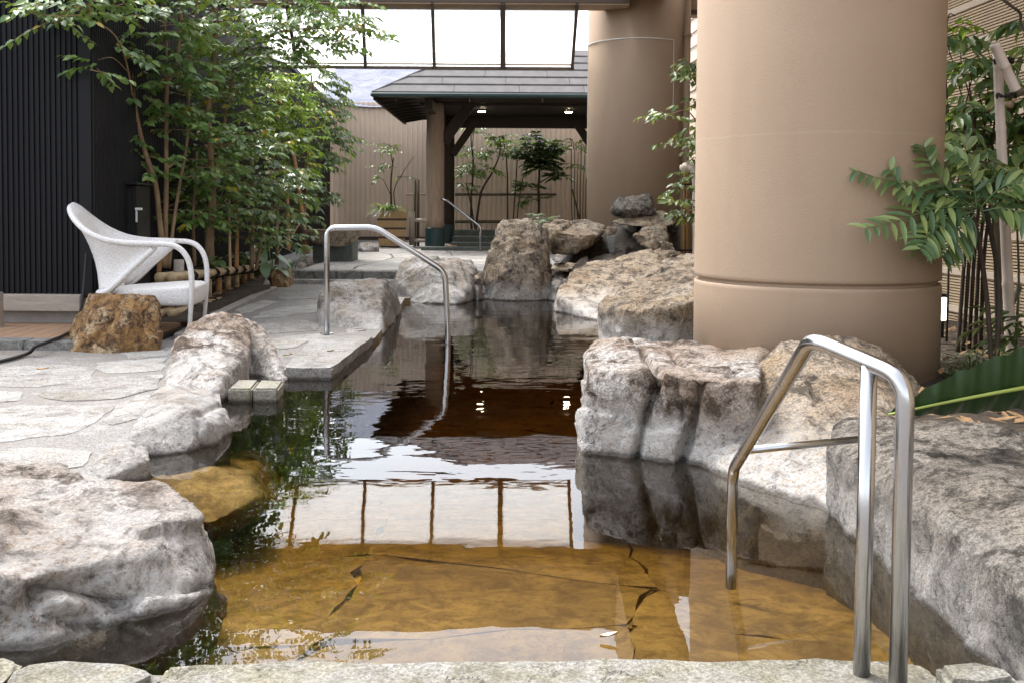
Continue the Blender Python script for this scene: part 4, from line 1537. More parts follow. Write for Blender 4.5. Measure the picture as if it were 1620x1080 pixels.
rock('huge tan boulder with a dark undercut face left of the massive column', [[
    (947, 539, None), (1000, 540, 7.35), V((1.55, 7.3, 0)), (949, 484, 7.5), (962, 474, 7.6), (990, 490, 7.15), (1060, 488, 7.0), (1112, 476, 7.1), (1000, 455, 8.6), (1040, 424, 9.4), (1075, 404, 9.9), (1120, 402, 9.9), (1150, 470, 8), V((1.6, 9.8, 0.1))]],
    M['rock_tan'], 0.02, 0.028, 2.6, 24, 3)
ztop = 0.345
def T(px, py, z=ztop):
    return G(px, py, z)
rock('blocky flat-topped granite boulder with deep vertical cracks under the massive column', [
    [(916, 716, None), (1002, 722, None), T(932, 580), T(1024, 588), T(922, 566, .33), T(945, 545), (913, 640, 4.12), (1005, 640, 4.08), V((0.62, 4.6, .3)), V((0.45, 5.2, .3)), V((0.75, 4.9, .34))],
    [(1008, 722, None), (1072, 728, None), T(1033, 588), T(1085, 594), (1012, 640, 4.10), (1082, 650, 4.03), V((0.65, 4.7, .33)), V((0.75, 4.7, .33))],
    [(1080, 728, None), (1096, 732, None), T(1092, 594), T(1205, 602), (1092, 660, 4.04), (1130, 655, 4.12), V((0.72, 4.7, .33)), V((1.15, 4.6, .33))],
    [T(960, 540, ztop - .01), T(1100, 536, ztop - .01), T(1260, 545, ztop - .01), T(945, 565, ztop - .01), T(1180, 575, ztop - .01), V((0.5, 4.45, -.5)), V((1.2, 4.45, -.5)), V((0.5, 5.3, -.5)), V((1.4, 5.3, -.5))]],
    M['rock_grey'], 0.013, 0.020, 3.0, 25, 7, cracks=[([(1036, 570, 4.05), (1030, 600, 4.0), (1016, 650, 4.0), (1006, 722, None)], 0.013, 0.075), ([(1092, 590, 4.0), (1082, 650, 4.0), (1074, 728, None)], 0.013, 0.07), ([(1056, 600, 4.0), (1068, 650, 4.0)], 0.010, 0.03)])
rock('dome-shaped tan granite boulder in front of the massive column', [[
    (1098, 732, None), (1176, 770, None), (1262, 797, None), (1345, 818, None), (1104, 690, 3.93), (1126, 655, 4.0), (1180, 588, 4.15), (1233, 540, 4.24), (1290, 526, 4.33), (1340, 527, 4.33), (1400, 552, 4.3), (1452, 596, 4.25), (1480, 660, 4.0),
    (1235, 650, 3.85), (1350, 650, 3.72), (1420, 700, 3.5), (1250, 560, 4.2), (1360, 560, 4.18)]],
    M['rock_tan'], 0.013, 0.012, 3.2, 26, 3)
rock('long dark granite block with a pale flat top at the right edge', [[
    V((1.03, 3.22, -.6)), V((1.07, 2.6, -.6)), V((1.13, 1.5, -.6)), V((1.03, 3.22, 0)), V((1.08, 2.7, 0)), V((1.10, 1.5, 0)), V((1.035, 3.2, .215)), V((1.07, 2.9, .235)), V((1.06, 2.4, .235)), V((1.035, 1.95, .23)), V((1.05, 1.4, .23)),
    V((1.12, 3.4, .265)), V((1.5, 3.3, .28)), V((1.95, 2.9, .29)), V((1.9, 1.4, .29)), V((1.25, 2.3, .275)), V((1.25, 1.5, .275)), V((2.0, 3.2, -.2)), V((2.0, 1.4, -.2))]],
    M['rock_dark'], 0.013, 0.016, 3.2, 27, 3)
rock('submerged golden stone just under the water beside the near boulder', [[
    V(G(250, 800, -.08)), V(G(330, 830, -.1)), V(G(410, 790, -.09)), V(G(395, 755, -.08)), V(G(330, 740, -.06)), V(G(240, 760, -.05)), V(G(320, 780, -.07)), V(G(180, 800, -.6)), V(G(330, 900, -.75)), V(G(480, 800, -.75)), V(G(430, 700, -.7))]],
    M['floor'], 0.014, 0.012, 3.0, 28, 3, drop=None, low=2, name='submerged_stone', cat='stone', group=None)

# edging stones at the bed corner
rock('brown squared edging stone at the corner of the planted bed', [[
    (430, 455, 11.9), (456, 455, 11.9), (428, 430, 12.0), (440, 428, 12.0), (456, 426, 12.2), (462, 442, 12.3), (445, 427, 12.6), (462, 430, 12.8)]], M['rock_rust'], 0.02, 0.012, 4, 30, 2, low=0.3, drop=0.0, name='edging_stone', cat='stone', group='edging stones of the bed')
rock('small round tan stone beside the bamboo fence end', [[(412, 455, 11.7), (426, 455, 11.7), (411, 445, 11.8), (418, 440, 11.9), (427, 446, 11.8), (420, 445, 12.2)]], M['rock_tan'], 0.02, 0.01, 5, 31, 3, low=0.3, drop=0.0, name='edging_stone', cat='stone', group='edging stones of the bed')
rock('long dark edging stone running back towards the stone bench', [[(458, 438, 12.4), (463, 428, 12.5), (490, 406, 14.2), (496, 412, 14.2), (470, 436, 12.6), (478, 404, 14.4)]], M['rock_dark'], 0.025, 0.012, 4, 32, 2, low=0.5, drop=0.0, name='edging_stone', cat='stone', group='edging stones of the bed')
rock('low pale edging stone behind the stone bench', [[(566, 388, 17.5), (590, 384, 17.8), (600, 390, 17.5), (575, 396, 17.2), (580, 383, 18.2)]], M['rock_pale'], 0.025, 0.02, 4, 33, 2, low=2, drop=0.1, name='edging_stone', cat='stone', group='edging stones of the bed')

# thin stream of the cascade
bm = bmesh.new()
a_, b2 = W(966, 372, 11.95), W(968, 402, 11.9)
for k in range(5):
    dx = (k - 2) * 0.02
    tube(bm, smooth_path([a_ + Vector((dx, 0, 0)), a_ + Vector((dx * 0.9, -0.04, -0.06)), b2 + Vector((dx * 0.6, -0.03, 0))], 4), 0.003, 5)
tag(obj('cascade', bm, plain_mat('falling_water', (0.20, 0.20, 0.20), 0.1, var=0.2)), 'thin white trickle falling in the dark gap between stacked rocks', 'waterfall')

# ================================================================== HANDRAILS
t = thing('steel_handrail', 'near stainless steel handrail with two posts stepping down into the water', 'handrail', (0.75, 1.95, 0.05), 'stainless handrails into the pool')
zr = 0.655
pB = W(1433, 598, 1.87)
pT = W(1284, 535, 2.06)
pL = W(1160, 742, 3.05)
pLb = Vector((pL.x - 0.003, pL.y, -0.19))
bm = bmesh.new()
tube(bm, bend_path([Vector((pB.x - 0.004, pB.y, 0.03)), pB, pT, pL, pLb], 0.05, 7), 0.0172, 16)
obj('rail', bm, M['steel'], t, smooth=True)
fA = 0.37
pA = pB.lerp(pT, fA)
bm = bmesh.new()
tube(bm, [Vector((pA.x - 0.003, pA.y, 0.03)), pA], 0.0165, 16)
obj('post', bm, M['steel'], t, smooth=True)
# horizontal stay into the boulder
f = (704 - 535) / (742 - 535)
pS = pT.lerp(pL, 0.80)
bm = bmesh.new()
tube(bm, [pS, Vector((1.07, pS.y + 0.16, pS.z))], 0.011, 12)
obj('stay', bm, M['steel'], t, smooth=True)

t = thing('steel_handrail', 'far steel handrail bridging from the paving slab into the water', 'handrail', G(517, 530, .05), 'stainless handrails into the pool')
a_ = G(517, 530, 0.06)
Y0 = a_.y
pts = [a_, W(516.5, 361, Y0), W(594, 360, Y0), W(704, 430, Y0 + 0.05), W(708.5, 520, Y0 + 0.05)]
pts.append(Vector((pts[-1].x, pts[-1].y, -0.4)))
pts[1].x = a_.x
bm = bmesh.new()
tube(bm, bend_path(pts, 0.07, 7), 0.0215, 14)
obj('rail', bm, M['steel'], t, smooth=True)
bm = bmesh.new()
lathe(bm, [(0.05, 0.068), (0.05, 0.076), (0.03, 0.08)], (a_.x, a_.y), 20)
obj('base_flange', bm, M['steel'], t)

# ================================================================== CHAIR
CH = Matrix.Translation(Vector((-2.865, 7.38, 0.07))) @ Matrix.Rotation(R(8), 4, 'Z') @ Matrix.Diagonal((.92, .92, 1.02, 1))
CHO = CH.translation.copy()
t = thing('woven_chair', 'white woven lounge chair with high curved back and looping arms', 'chair', CHO)
def cv(x, y, z):
    return CH @ Vector((x, y, z))
# rim (top edge of the shell) and lower edge, from the back centre to one side
rimc = [(-.40, 0, .91), (-.385, .14, .885), (-.33, .25, .82), (-.22, .335, .735), (-.08, .375, .675), (.08, .385, .65), (.22, .385, .645), (.34, .38, .64)]
lowc = [(-.16, 0, .29), (-.16, .12, .29), (-.155, .20, .29), (-.13, .27, .29), (-.07, .315, .305), (.02, .338, .37), (.13, .36, .47), (.29, .378, .605)]
rimc = [Vector(p) for p in rimc]
lowc = [Vector(p) for p in lowc]
rs, ls = smooth_path(rimc, 4), smooth_path(lowc, 4)
full_r = [Vector((p.x, -p.y, p.z)) for p in reversed(rs[1:])] + rs
full_l = [Vector((p.x, -p.y, p.z)) for p in reversed(ls[1:])] + ls
bm = bmesh.new()
rows = []
NV = 9
for a_, b2 in zip(full_r, full_l):
    row = []
    for k in range(NV):
        f = k / (NV - 1)
        p = a_.lerp(b2, f)
        # concave flare
        bul = math.sin(math.pi * f) * 0.05
        c = Vector((0.1, 0, p.z))
        dv = (c - p)
        dv.z = 0
        if dv.length > 0:
            p = p + dv.normalized() * bul * min(1, (a_ - b2).length * 2.2)
        row.append(bm.verts.new(CH @ p))
    rows.append(row)
for r0, r1 in zip(rows[:-1], rows[1:]):
    for k in range(NV - 1):
        bm.faces.new((r0[k], r0[k + 1], r1[k + 1], r1[k]))
bmesh.ops.recalc_face_normals(bm, faces=bm.faces)
bmesh.ops.solidify(bm, geom=bm.faces[:], thickness=0.022)
obj('backrest', bm, M['white_weave'], t, smooth=True)
bm = bmesh.new()
tube(bm, [CH @ p for p in full_r], 0.021, 10)
obj('rim', bm, M['white_weave'], t, smooth=True)
bm = bmesh.new()
tube(bm, [CH @ p for p in full_l], 0.024, 10)
obj('lower_rim', bm, M['white_weave'], t, smooth=True)
for s in (-1, 1):
    pts = [(.30, .383 * s, .642), (.42, .382 * s, .635), (.50, .378 * s, .60), (.555, .372 * s, .52), (.575, .365 * s, .40), (.57, .355 * s, .25), (.55, .345 * s, 0.0)]
    bm = bmesh.new()
    pp = smooth_path([cv(*p) for p in pts], 5)
    tube(bm, pp, [0.020 if i < len(pp) * .7 else 0.020 - 0.006 * (i - len(pp) * .7) / (len(pp) * .3) for i in range(len(pp))], 12)
    obj('armrest', bm, M['white_weave'], t, smooth=True)
    bm = bmesh.new()
    tube(bm, smooth_path([cv(-.08, .22 * s, .33), cv(-.13, .235 * s, .2), cv(-.18, .25 * s, 0)], 4), 0.02, 10)
    obj('rear_leg', bm, M['white_weave'], t, smooth=True)
# seat: thick woven block with rounded edges
bm = bmesh.new()
outline = [(-.13, -.2), (0.0, -.31), (.3, -.345), (.55, -.335), (.60, -.28), (.61, 0), (.60, .28), (.55, .335), (.3, .345), (0, .31), (-.13, .2)]
lay = [(0.90, .235), (0.985, .25), (1.0, .29), (1.0, .355), (0.985, .375), (0.94, .387), (0.7, .394), (0.3, .392)]
rings = []
for s, z in lay:
    rings.append([bm.verts.new(cv(.24 + (x - .24) * s, y * s, z - 0.042 - (0.03 * (1 - (x + .13) / .74) if z > .3 else 0))) for x, y in outline])
for i in range(len(rings) - 1):
    for k in range(len(outline)):
        bm.faces.new((rings[i][k], rings[i][(k + 1) % len(outline)], rings[i + 1][(k + 1) % len(outline)], rings[i + 1][k]))
bm.faces.new(list(reversed(rings[0])))
bm.faces.new(rings[-1])
o = obj('seat', bm, M['white_weave'], t, smooth=True)
ss = o.modifiers.new('sub', 'SUBSURF')
ss.levels = ss.render_levels = 2

# cable from the wall
bm = bmesh.new()
tube(bm, smooth_path([W(137, 400, 7.5), W(133, 450, 7.45), W(128, 490, 7.35), G(118, 519, .115), G(100, 531, .115), G(75, 541, .115), G(56, 548, .11), G(45, 558, .065), G(10, 569, .06), G(-40, 578, .06), G(-120, 585, .06)], 8), 0.0115, 8)
tag(obj('cable', bm, M['rubber'], smooth=True), 'black rubber cable trailing from the wall across the paving', 'cable')

# ================================================================== BAMBOO FENCE
t = thing('bamboo_fence', 'low bamboo fence with black rope lashings along the planted bed', 'fence', G(283, 505))
fa, fb = W(283, 500, 8.5), W(403, 450, 12.0)
def fpt(f, py0, py1):
    """point on the fence line, heights taken at both ends"""
    z0, z1 = W(283, py0, 8.5).z, W(403, py1, 12.0).z
    return Vector((fa.x + (fb.x - fa.x) * f, fa.y + (fb.y - fa.y) * f, z0 + (z1 - z0) * f))
bm = bmesh.new()
tube(bm, [W(283, 512, 8.5), W(283, 411, 8.5)], 0.043, 14)
obj('post', bm, M['ledge'], t, smooth=True)
bm = bmesh.new()
tube(bm, [W(402.5, 456, 12.0), W(402.5, 394, 12.0)], 0.055, 14)
obj('post', bm, M['ledge'], t, smooth=True)
NP = 8
for side in (-1, 1):
    for nm, y0, y1, rr in (('top_rail', 437, 423, 0.040), ('bottom_rail', 491, 459, 0.036)):
        bm = bmesh.new()
        off = Vector((0.05 * side, 0, 0.0))
        pole(bm, fpt(-0.12, y0, y1) + off, fpt(1.0, y0, y1) + off, rr, 0.42, 12)
        obj(nm, bm, M['bamboo'], t, smooth=True)
for k in range(NP):
    f = (k + 0.5) / NP
    bm = bmesh.new()
    pole(bm, fpt(f, 507, 454) + Vector((0, 0, -.03)), fpt(f, 430, 419), 0.033, 0.2, 10)
    obj('picket', bm, M['bamboo_brown'] if k % 3 == 0 else M['bamboo'], t, smooth=True)
    for y0, y1, rr in ((437, 423, 0.052), (491, 459, 0.047)):
        c = fpt(f, y0, y1)
        bm = bmesh.new()
        dirv = (fb - fa).normalized()
        for sh in (-0.012, 0.012):
            pts = []
            for q in range(13):
                a_ = 2 * math.pi * q / 12
                pts.append(c + dirv * (sh + 0.05 * math.cos(a_ + 1) * (1 if sh > 0 else -1)) + Vector((math.cos(a_) * (rr + 0.05), 0, math.sin(a_) * rr)))
            tube(bm, pts, 0.0085, 5, cap=False)
        obj('lashing', bm, M['rope'], t, smooth=True)

# bamboo stakes among the trees
bamboo('thick brown bamboo stake behind the chair back', W(231.5, 470, 8.9), W(231.5, 252, 8.9), 0.026, 'bamboo_brown', 'bamboo stakes in the bed')
bamboo('short bamboo stake leaning right behind the chair', W(248, 455, 8.7), W(254, 405, 8.7), 0.025, 'bamboo_brown', 'bamboo stakes in the bed')
bamboo('brown bamboo stake behind the middle of the bamboo fence', W(374, 425, 10.5), W(375, 312, 10.5), 0.026, 'bamboo_brown', 'bamboo stakes in the bed')
bamboo('thin bamboo stake left of the middle stake behind the fence', W(364, 425, 10.3), W(362, 310, 10.3), 0.016, 'bamboo', 'bamboo stakes in the bed')
bamboo('brown bamboo stake upright near the left end of the stone bench', W(456, 395, 14.0), W(453, 262, 14.0), 0.03, 'bamboo_brown', 'bamboo stakes in the bed')
bamboo('bamboo stake leaning left beside the stone bench', W(487, 402, 14.6), W(464, 240, 14.6), 0.036, 'bamboo_brown', 'bamboo stakes in the bed')
bamboo('thin diagonal bamboo strut between the two stakes by the bench', W(459, 378, 14.2), W(477, 348, 14.4), 0.016, 'bamboo_brown', 'bamboo stakes in the bed')

# ================================================================== PLANTS
LEAF_V = np.array([(0, 0, 0), (.26, .46, .08), (.26, -.46, .08), (.30, 0, -.02), (.62, .40, .02), (.62, -.40, .02), (.66, 0, -.06), (1, 0, -.16)])
LEAF_F = [(0, 3, 1), (0, 2, 3), (3, 6, 4, 1), (3, 2, 5, 6), (6, 7, 4), (6, 5, 7)]

def leaves_mesh(name, pos, dirs, ups, L, wr):
    pos, dirs, ups = np.asarray(pos), np.asarray(dirs), np.asarray(ups)
    L = np.asarray(L)
    dirs = dirs / (np.linalg.norm(dirs, axis=1, keepdims=True) + 1e-9)
    side = np.cross(ups, dirs)
    side /= (np.linalg.norm(side, axis=1, keepdims=True) + 1e-9)
    nrm = np.cross(dirs, side)
    v = pos[:, None, :] + L[:, None, None] * (LEAF_V[None, :, 0:1] * dirs[:, None, :] + LEAF_V[None, :, 1:2] * wr * side[:, None, :] + LEAF_V[None, :, 2:3] * nrm[:, None, :])
    N = len(pos)
    v = v.reshape(-1, 3)
    faces = []
    for i in range(N):
        o_ = i * 8
        for f in LEAF_F:
            faces.append(tuple(o_ + q for q in f))
    me = bpy.data.meshes.new(name)
    me.from_pydata(v.tolist(), [], faces)
    me.polygons.foreach_set('use_smooth', [True] * len(me.polygons))
    return me

DENS = {'slender_ficus': 0.78, 'leafy_ficus': 0.85, 'bushy_shrub': 0.7, 'glossy_tree': 0.8}

def plant(name, label, cat, base, stems, clusters, leafm, L=0.085, wr=0.5, barkm='bark', group=None, seed=0, per=11, twig=0.32, droop=0.7, limb=True, stem_n=7, minL=0.7):
    """stems: (list of points, r0, r1); clusters: (centre, rx, ry, rz, twigs)"""
    r = random.Random(seed)
    t = thing(name, label, cat, base, group)
    bm = bmesh.new()
    nodes = []
    for pts, r0, r1 in stems:
        pp = smooth_path(pts, 6)
        for i, p in enumerate(pp):
            pp[i] = p + noise.noise_vector(p * 2.5 + Vector((seed, 0, 0))) * r0 * 0.7
        nn = len(pp)
        tube(bm, pp, [r0 + (r1 - r0) * i / (nn - 1) for i in range(nn)], stem_n)
        nodes += [(p, r0 + (r1 - r0) * i / (nn - 1)) for i, p in enumerate(pp)]
    pos, dirs, ups, Ls = [], [], [], []
    for c, rx, ry, rz, nt in clusters:
        c = Vector(c)
        if limb and nodes:
            cand = [(q, rr) for q, rr in nodes if q.z < c.z + 0.05] or nodes
            q, rr = min(cand, key=lambda u: (u[0] - c).length)
            if (q - c).length > 0.08:
                mid = q.lerp(c, 0.5) + Vector((r.uniform(-.05, .05), r.uniform(-.05, .05), 0.06))
                pp = smooth_path([q, mid, c], 4)
                r0 = min(rr * 0.6, 0.014)
                tube(bm, pp, [r0 * (1 - 0.7 * i / (len(pp) - 1)) for i in range(len(pp))], 5)
        for _ in range(max(2, int(nt * DENS.get(name, 1.0)))):
            while True:
                u = Vector((r.uniform(-1, 1), r.uniform(-1, 1), r.uniform(-1, 1)))
                if u.length < 1:
                    break
            st = c + Vector((u.x * rx, u.y * ry, u.z * rz))
            out = Vector((u.x, u.y, 0)) + Vector((r.uniform(-.7, .7), r.uniform(-.7, .7), 0))
            if out.length < 0.05:
                out = Vector((1, 0, 0))
            out.normalize()
            d = (out + Vector((0, 0, r.uniform(-.35, .45)))).normalized()
            Lt = twig * r.uniform(0.6, 1.2)
            en = st + d * Lt + Vector((0, 0, -0.18 * Lt))
            mid = st.lerp(en, 0.5) + Vector((0, 0, 0.06 * Lt))
            if r.random() < 0.55:
                tube(bm, [st - d * Lt * 0.3, mid, en], [0.004, 0.003, 0.0015], 3, cap=False)
            s = d.cross(Vector((0, 0, 1)))
            if s.length < 0.01:
                s = Vector((1, 0, 0))
            s.normalize()
            for k in range(per):
                f = (k + 0.5) / per
                p = st * (1 - f) ** 2 + mid * 2 * f * (1 - f) + en * f * f
                sg = 1 if k % 2 else -1
                ld = d * r.uniform(.4, .9) + s * sg * r.uniform(.5, 1.0) + Vector((0, 0, -droop * r.uniform(.3, 1.2)))
                up = Vector((r.uniform(-.7, .7), r.uniform(-1.1, .35), 1.0))
                pos.append(p)
                dirs.append(ld)
                ups.append(up)
                Ls.append(L * r.uniform(minL, 1.25))
    if len(bm.verts):
        obj('trunk', bm, M[barkm], t, smooth=True)
    else:
        bm.free()
    if pos:
        me = leaves_mesh('crown', pos, dirs, ups, Ls, wr)
        obj('crown', me, M[leafm], t)
    return t

GL = 'trees and shrubs of the left bed'
def C(px, py, Y, rx, rz, n, ry=None):
    return (W(px, py, Y), rx, ry if ry is not None else rx * 0.9, rz, n)

plant('slender_ficus', 'slender multi-stemmed tree with arching branch against the black wall', 'tree', W(258, 425, 8.9),
      [([W(262, 425, 8.9), W(256, 370, 8.9), W(245, 300, 8.8), W(228, 235, 8.7), W(212, 165, 8.6), W(202, 100, 8.5), W(180, 10, 8.3), W(165, -60, 8.2)], 0.03, 0.012),
       ([W(264, 425, 8.95), W(263, 350, 9.0), W(262, 250, 9.0), W(266, 140, 9.0), W(282, 85, 9.0), W(290, -40, 9.0), W(292, -130, 9.0)], 0.026, 0.012),
       ([W(266, 140, 9.0), W(262, 60, 9.0), W(255, -20, 8.9), W(250, -130, 8.9)], 0.016, 0.009),
       ([W(268, 425, 9.0), W(280, 320, 9.1), W(298, 200, 9.2), W(300, 90, 9.3), W(320, -60, 9.3)], 0.018, 0.009),
       ([W(212, 165, 8.6), W(190, 70, 8.0), W(140, 30, 7.4), W(80, 25, 7.2)], 0.009, 0.004)],
      [C(70, 20, 7.2, .16, .05, 8), C(110, 20, 7.25, .2, .1, 14), C(155, 5, 7.4, .22, .14, 20), C(180, 80, 8.3, .2, .12, 10), C(195, 62, 8.4, .22, .1, 12), C(150, -60, 7.4, .3, .15, 16),
       C(155, 95, 7.5, .06, .1, 6), C(230, 30, 8.6, .35, .22, 30), C(250, -60, 8.8, .5, .3, 40), C(240, 110, 8.8, .3, .14, 22), C(300, 40, 9.0, .35, .25, 34), C(290, 120, 9.0, .3, .2, 26),
       C(170, 180, 8.6, .2, .08, 9), C(205, 210, 8.7, .18, .1, 8), C(235, 250, 8.8, .2, .1, 10), C(280, 190, 9.0, .3, .16, 22), C(225, 165, 8.7, .22, .15, 12), C(310, 215, 9.1, .28, .2, 22), C(280, 265, 9.0, .3, .13, 18),
       C(225, 275, 8.8, .1, .05, 4), C(330, -50, 9.1, .4, .3, 30)],
      'leaf', 0.078, 0.62, group=GL, seed=11, droop=0.55)
plant('leafy_ficus', 'tall dense leafy tree with a stout trunk behind the bamboo fence', 'tree', W(331, 420, 9.8),
      [([W(331, 420, 9.8), W(332, 360, 9.8), W(335, 300, 9.9), W(332, 200, 9.9), W(338, 90, 10.0), W(345, -60, 10.0)], 0.05, 0.02),
       ([W(335, 300, 9.9), W(355, 200, 10.1), W(372, 90, 10.2), W(385, -50, 10.3)], 0.026, 0.012),
       ([W(372, 90, 10.2), W(430, 55, 10.0), W(500, 45, 9.8), W(570, 50, 9.7)], 0.012, 0.005),
       ([W(345, 0, 10.0), W(420, -20, 10.0), W(500, 0, 9.8)], 0.012, 0.006),
       ([W(308, 420, 9.6), W(306, 340, 9.6), W(312, 240, 9.6)], 0.02, 0.012)],
      [C(365, 40, 10.0, .45, .3, 46), C(420, 0, 10.0, .5, .3, 50), C(470, 30, 9.9, .4, .2, 34), C(520, 20, 9.8, .35, .16, 24), C(560, 45, 9.7, .25, .1, 12), C(495, 70, 9.9, .3, .14, 18), C(400, 90, 10.1, .4, .2, 34),
       C(340, 100, 10.0, .35, .25, 32), C(350, 170, 10.0, .35, .22, 32), C(330, 240, 9.8, .35, .2, 32), C(300, 290, 9.6, .3, .17, 26), C(345, 300, 9.8, .35, .2, 32), C(300, 345, 9.5, .25, .1, 12), C(335, 352, 9.8, .3, .08, 12), C(260, 330, 9.2, .2, .1, 8), C(380, 150, 10.2, .35, .25, 28), C(440, 95, 10.0, .3, .12, 16),
       C(400, -80, 10.0, .7, .3, 50), C(500, -60, 9.8, .6, .25, 36), C(385, 235, 10.2, .3, .2, 24), C(585, 55, 9.7, .12, .05, 4), C(470, 85, 10, .25, .08, 9)],
      'leaf', 0.076, 0.58, group=GL, seed=12, droop=0.55)
plant('bushy_shrub', 'bushy mid-green shrub filling the bed behind the fence end', 'shrub', W(400, 425, 10.8),
      [([W(398, 425, 10.8), W(400, 350, 10.8), W(398, 260, 10.8)], 0.025, 0.012), ([W(405, 425, 10.9), W(420, 340, 11.0), W(430, 270, 11.0)], 0.02, 0.01)],
      [C(370, 290, 10.6, .35, .2, 34), C(410, 270, 10.8, .4, .22, 40), C(380, 340, 10.6, .35, .16, 28), C(420, 330, 10.9, .4, .2, 36), C(450, 290, 11.2, .3, .2, 28), C(345, 325, 10.2, .25, .16, 20), C(400, 220, 10.9, .35, .2, 30), C(430, 380, 11.2, .3, .12, 16), C(395, 372, 10.7, .3, .08, 12)],
      'leaf_blue', 0.085, 0.5, group=GL, seed=13)
plant('yellow_green_shrub', 'bright yellow-green small tree between the two darker trees', 'tree', W(440, 420, 12.2),
      [([W(438, 420, 12.2), W(438, 330, 12.2), W(432, 240, 12.2), W(440, 150, 12.2)], 0.025, 0.012)],
      [C(440, 130, 12.2, .3, .16, 24), C(455, 165, 12.2, .28, .18, 26), C(430, 180, 12.1, .28, .16, 22), C(460, 215, 12.3, .28, .2, 26), C(425, 225, 12.1, .28, .18, 20), C(470, 140, 12.3, .15, .1, 10), C(465, 265, 12.3, .25, .15, 14)],
      'leaf_yellow', 0.085, 0.45, group=GL, seed=14, droop=0.5)
plant('glossy_tree', 'dark glossy-leaved tree in front of the tan ribbed wall', 'tree', W(478, 400, 15),
      [([W(478, 400, 15), W(482, 320, 15), W(488, 230, 15), W(492, 120, 15)], 0.035, 0.015)],
      [C(500, 130, 15, .35, .25, 40), C(515, 170, 15, .3, .2, 30), C(500, 205, 15, .4, .2, 40), C(520, 225, 15, .22, .14, 18), C(495, 255, 15, .35, .2, 36), C(485, 300, 15, .35, .18, 30), C(480, 180, 15.1, .35, .3, 34), C(500, 320, 15, .2, .1, 10), C(490, 80, 15.1, .35, .25, 26), C(475, 340, 15, .25, .12, 14)],
      'leaf_dark', 0.10, 0.42, group=GL, seed=15, droop=0.9)

# broad-leaved taro by the fence end, small ground plants
def big_leaf(bm, base, tip_dir, L, w, sag=0.3, n=7, fold=0.12):
    d = Vector(tip_dir).normalized()
    s = d.cross(Vector((0, 0, 1)))
    s.normalize()
    rows = []
    for i in range(n):
        f = i / (n - 1)
        wd = w * math.sin(math.pi * min(1, f * 0.93 + 0.07)) ** 0.75 * (1 - 0.25 * f)
        if i == n - 1:
            wd = 0.002
        c = base + d * (L * f) + Vector((0, 0, -sag * L * f * f))
        rows.append([bm.verts.new(c + s * wd * q + Vector((0, 0, fold * wd * abs(q)))) for q in (-1, -.5, 0, .5, 1)])
    for r0, r1 in zip(rows[:-1], rows[1:]):
        for k in range(4):
            bm.faces.new((r0[k], r0[k + 1], r1[k + 1], r1[k]))

def rosette(name, label, cat, base, leaves, m, group=None, stalk=True):
    t = thing(name, label, cat, base, group)
    base = Vector(base)
    for at, d, L, w, sag in leaves:
        bm = bmesh.new()
        at = Vector(at)
        big_leaf(bm, at, d, L, w, sag)
        if stalk:
            mid = base.lerp(at, 0.6) + Vector((0, 0, 0.03))
            tube(bm, smooth_path([base, mid, at], 4), 0.006, 5)
        obj('leaf', bm, M[m], t, smooth=True)
    return t
b0 = W(430, 432, 12.3)
rosette('taro_plant', 'large-leaved taro plant at the end of the bamboo fence', 'plant', b0,
        [(W(406, 388, 12.1), (.5, -.6, -.5), .30, .09, .3), (W(432, 400, 12.2), (.9, -.3, -.4), .28, .075, .3), (W(418, 415, 11.9), (.3, -.8, -.5), .24, .08, .3), (W(446, 392, 12.6), (.8, .2, -.2), .26, .07, .4), (W(410, 425, 12.0), (-.2, -.8, -.6), .2, .07, .2), (W(440, 422, 12.1), (.8, -.6, -.3), .22, .06, .3), (W(425, 395, 12.4), (-.5, -.5, -.3), .22, .07, .3), (W(455, 410, 12.7), (.4, -.8, -.4), .22, .06, .3)], 'leaf_blue')
for i, (px, py, Y, lab) in enumerate(((340, 425, 9.6, 'low broad-leaved plant behind the left of the bamboo rails'), (388, 415, 11.0, 'low dark plant behind the right of the bamboo rails'), (262, 512, 8.6, 'small dark ground plant under the chair by the fence post'))):
    bb = W(px, py, Y)
    rr = random.Random(i)
    rosette('ground_plant', lab, 'plant', bb, [(bb + Vector((rr.uniform(-.08, .08), rr.uniform(-.08, .08), rr.uniform(.02, .12))), (math.cos(a_), math.sin(a_), rr.uniform(-.1, .3)), rr.uniform(.14, .24), .045, .4) for a_ in [rr.uniform(0, 6.28) for _ in range(9)]], 'leaf_blue', 'low plants in the left bed')

# planter's grass and thin shrub
def grass_tuft(bm, base, n, L, w, r, spread=1.0, droop=1.0):
    for _ in range(n):
        a_ = r.uniform(0, 6.283)
        out = Vector((math.cos(a_), math.sin(a_), 0))
        s = Vector((-out.y, out.x, 0))
        LL = L * r.uniform(.6, 1.2)
        el = r.uniform(.35, 1.3)
        st = base + out * r.uniform(0, .05)
        rows = []
        for i in range(6):
            f = i / 5
            c = st + out * (LL * f * math.cos(el) * spread + LL * 0.35 * f * f) + Vector((0, 0, LL * (math.sin(el) * f - droop * 0.75 * f * f)))
            wd = w * (1 - f) ** 0.6 + 0.0005
            rows.append((bm.verts.new(c - s * wd), bm.verts.new(c + s * wd)))
        for r0, r1 in zip(rows[:-1], rows[1:]):
            bm.faces.new((r0[0], r0[1], r1[1], r1[0]))

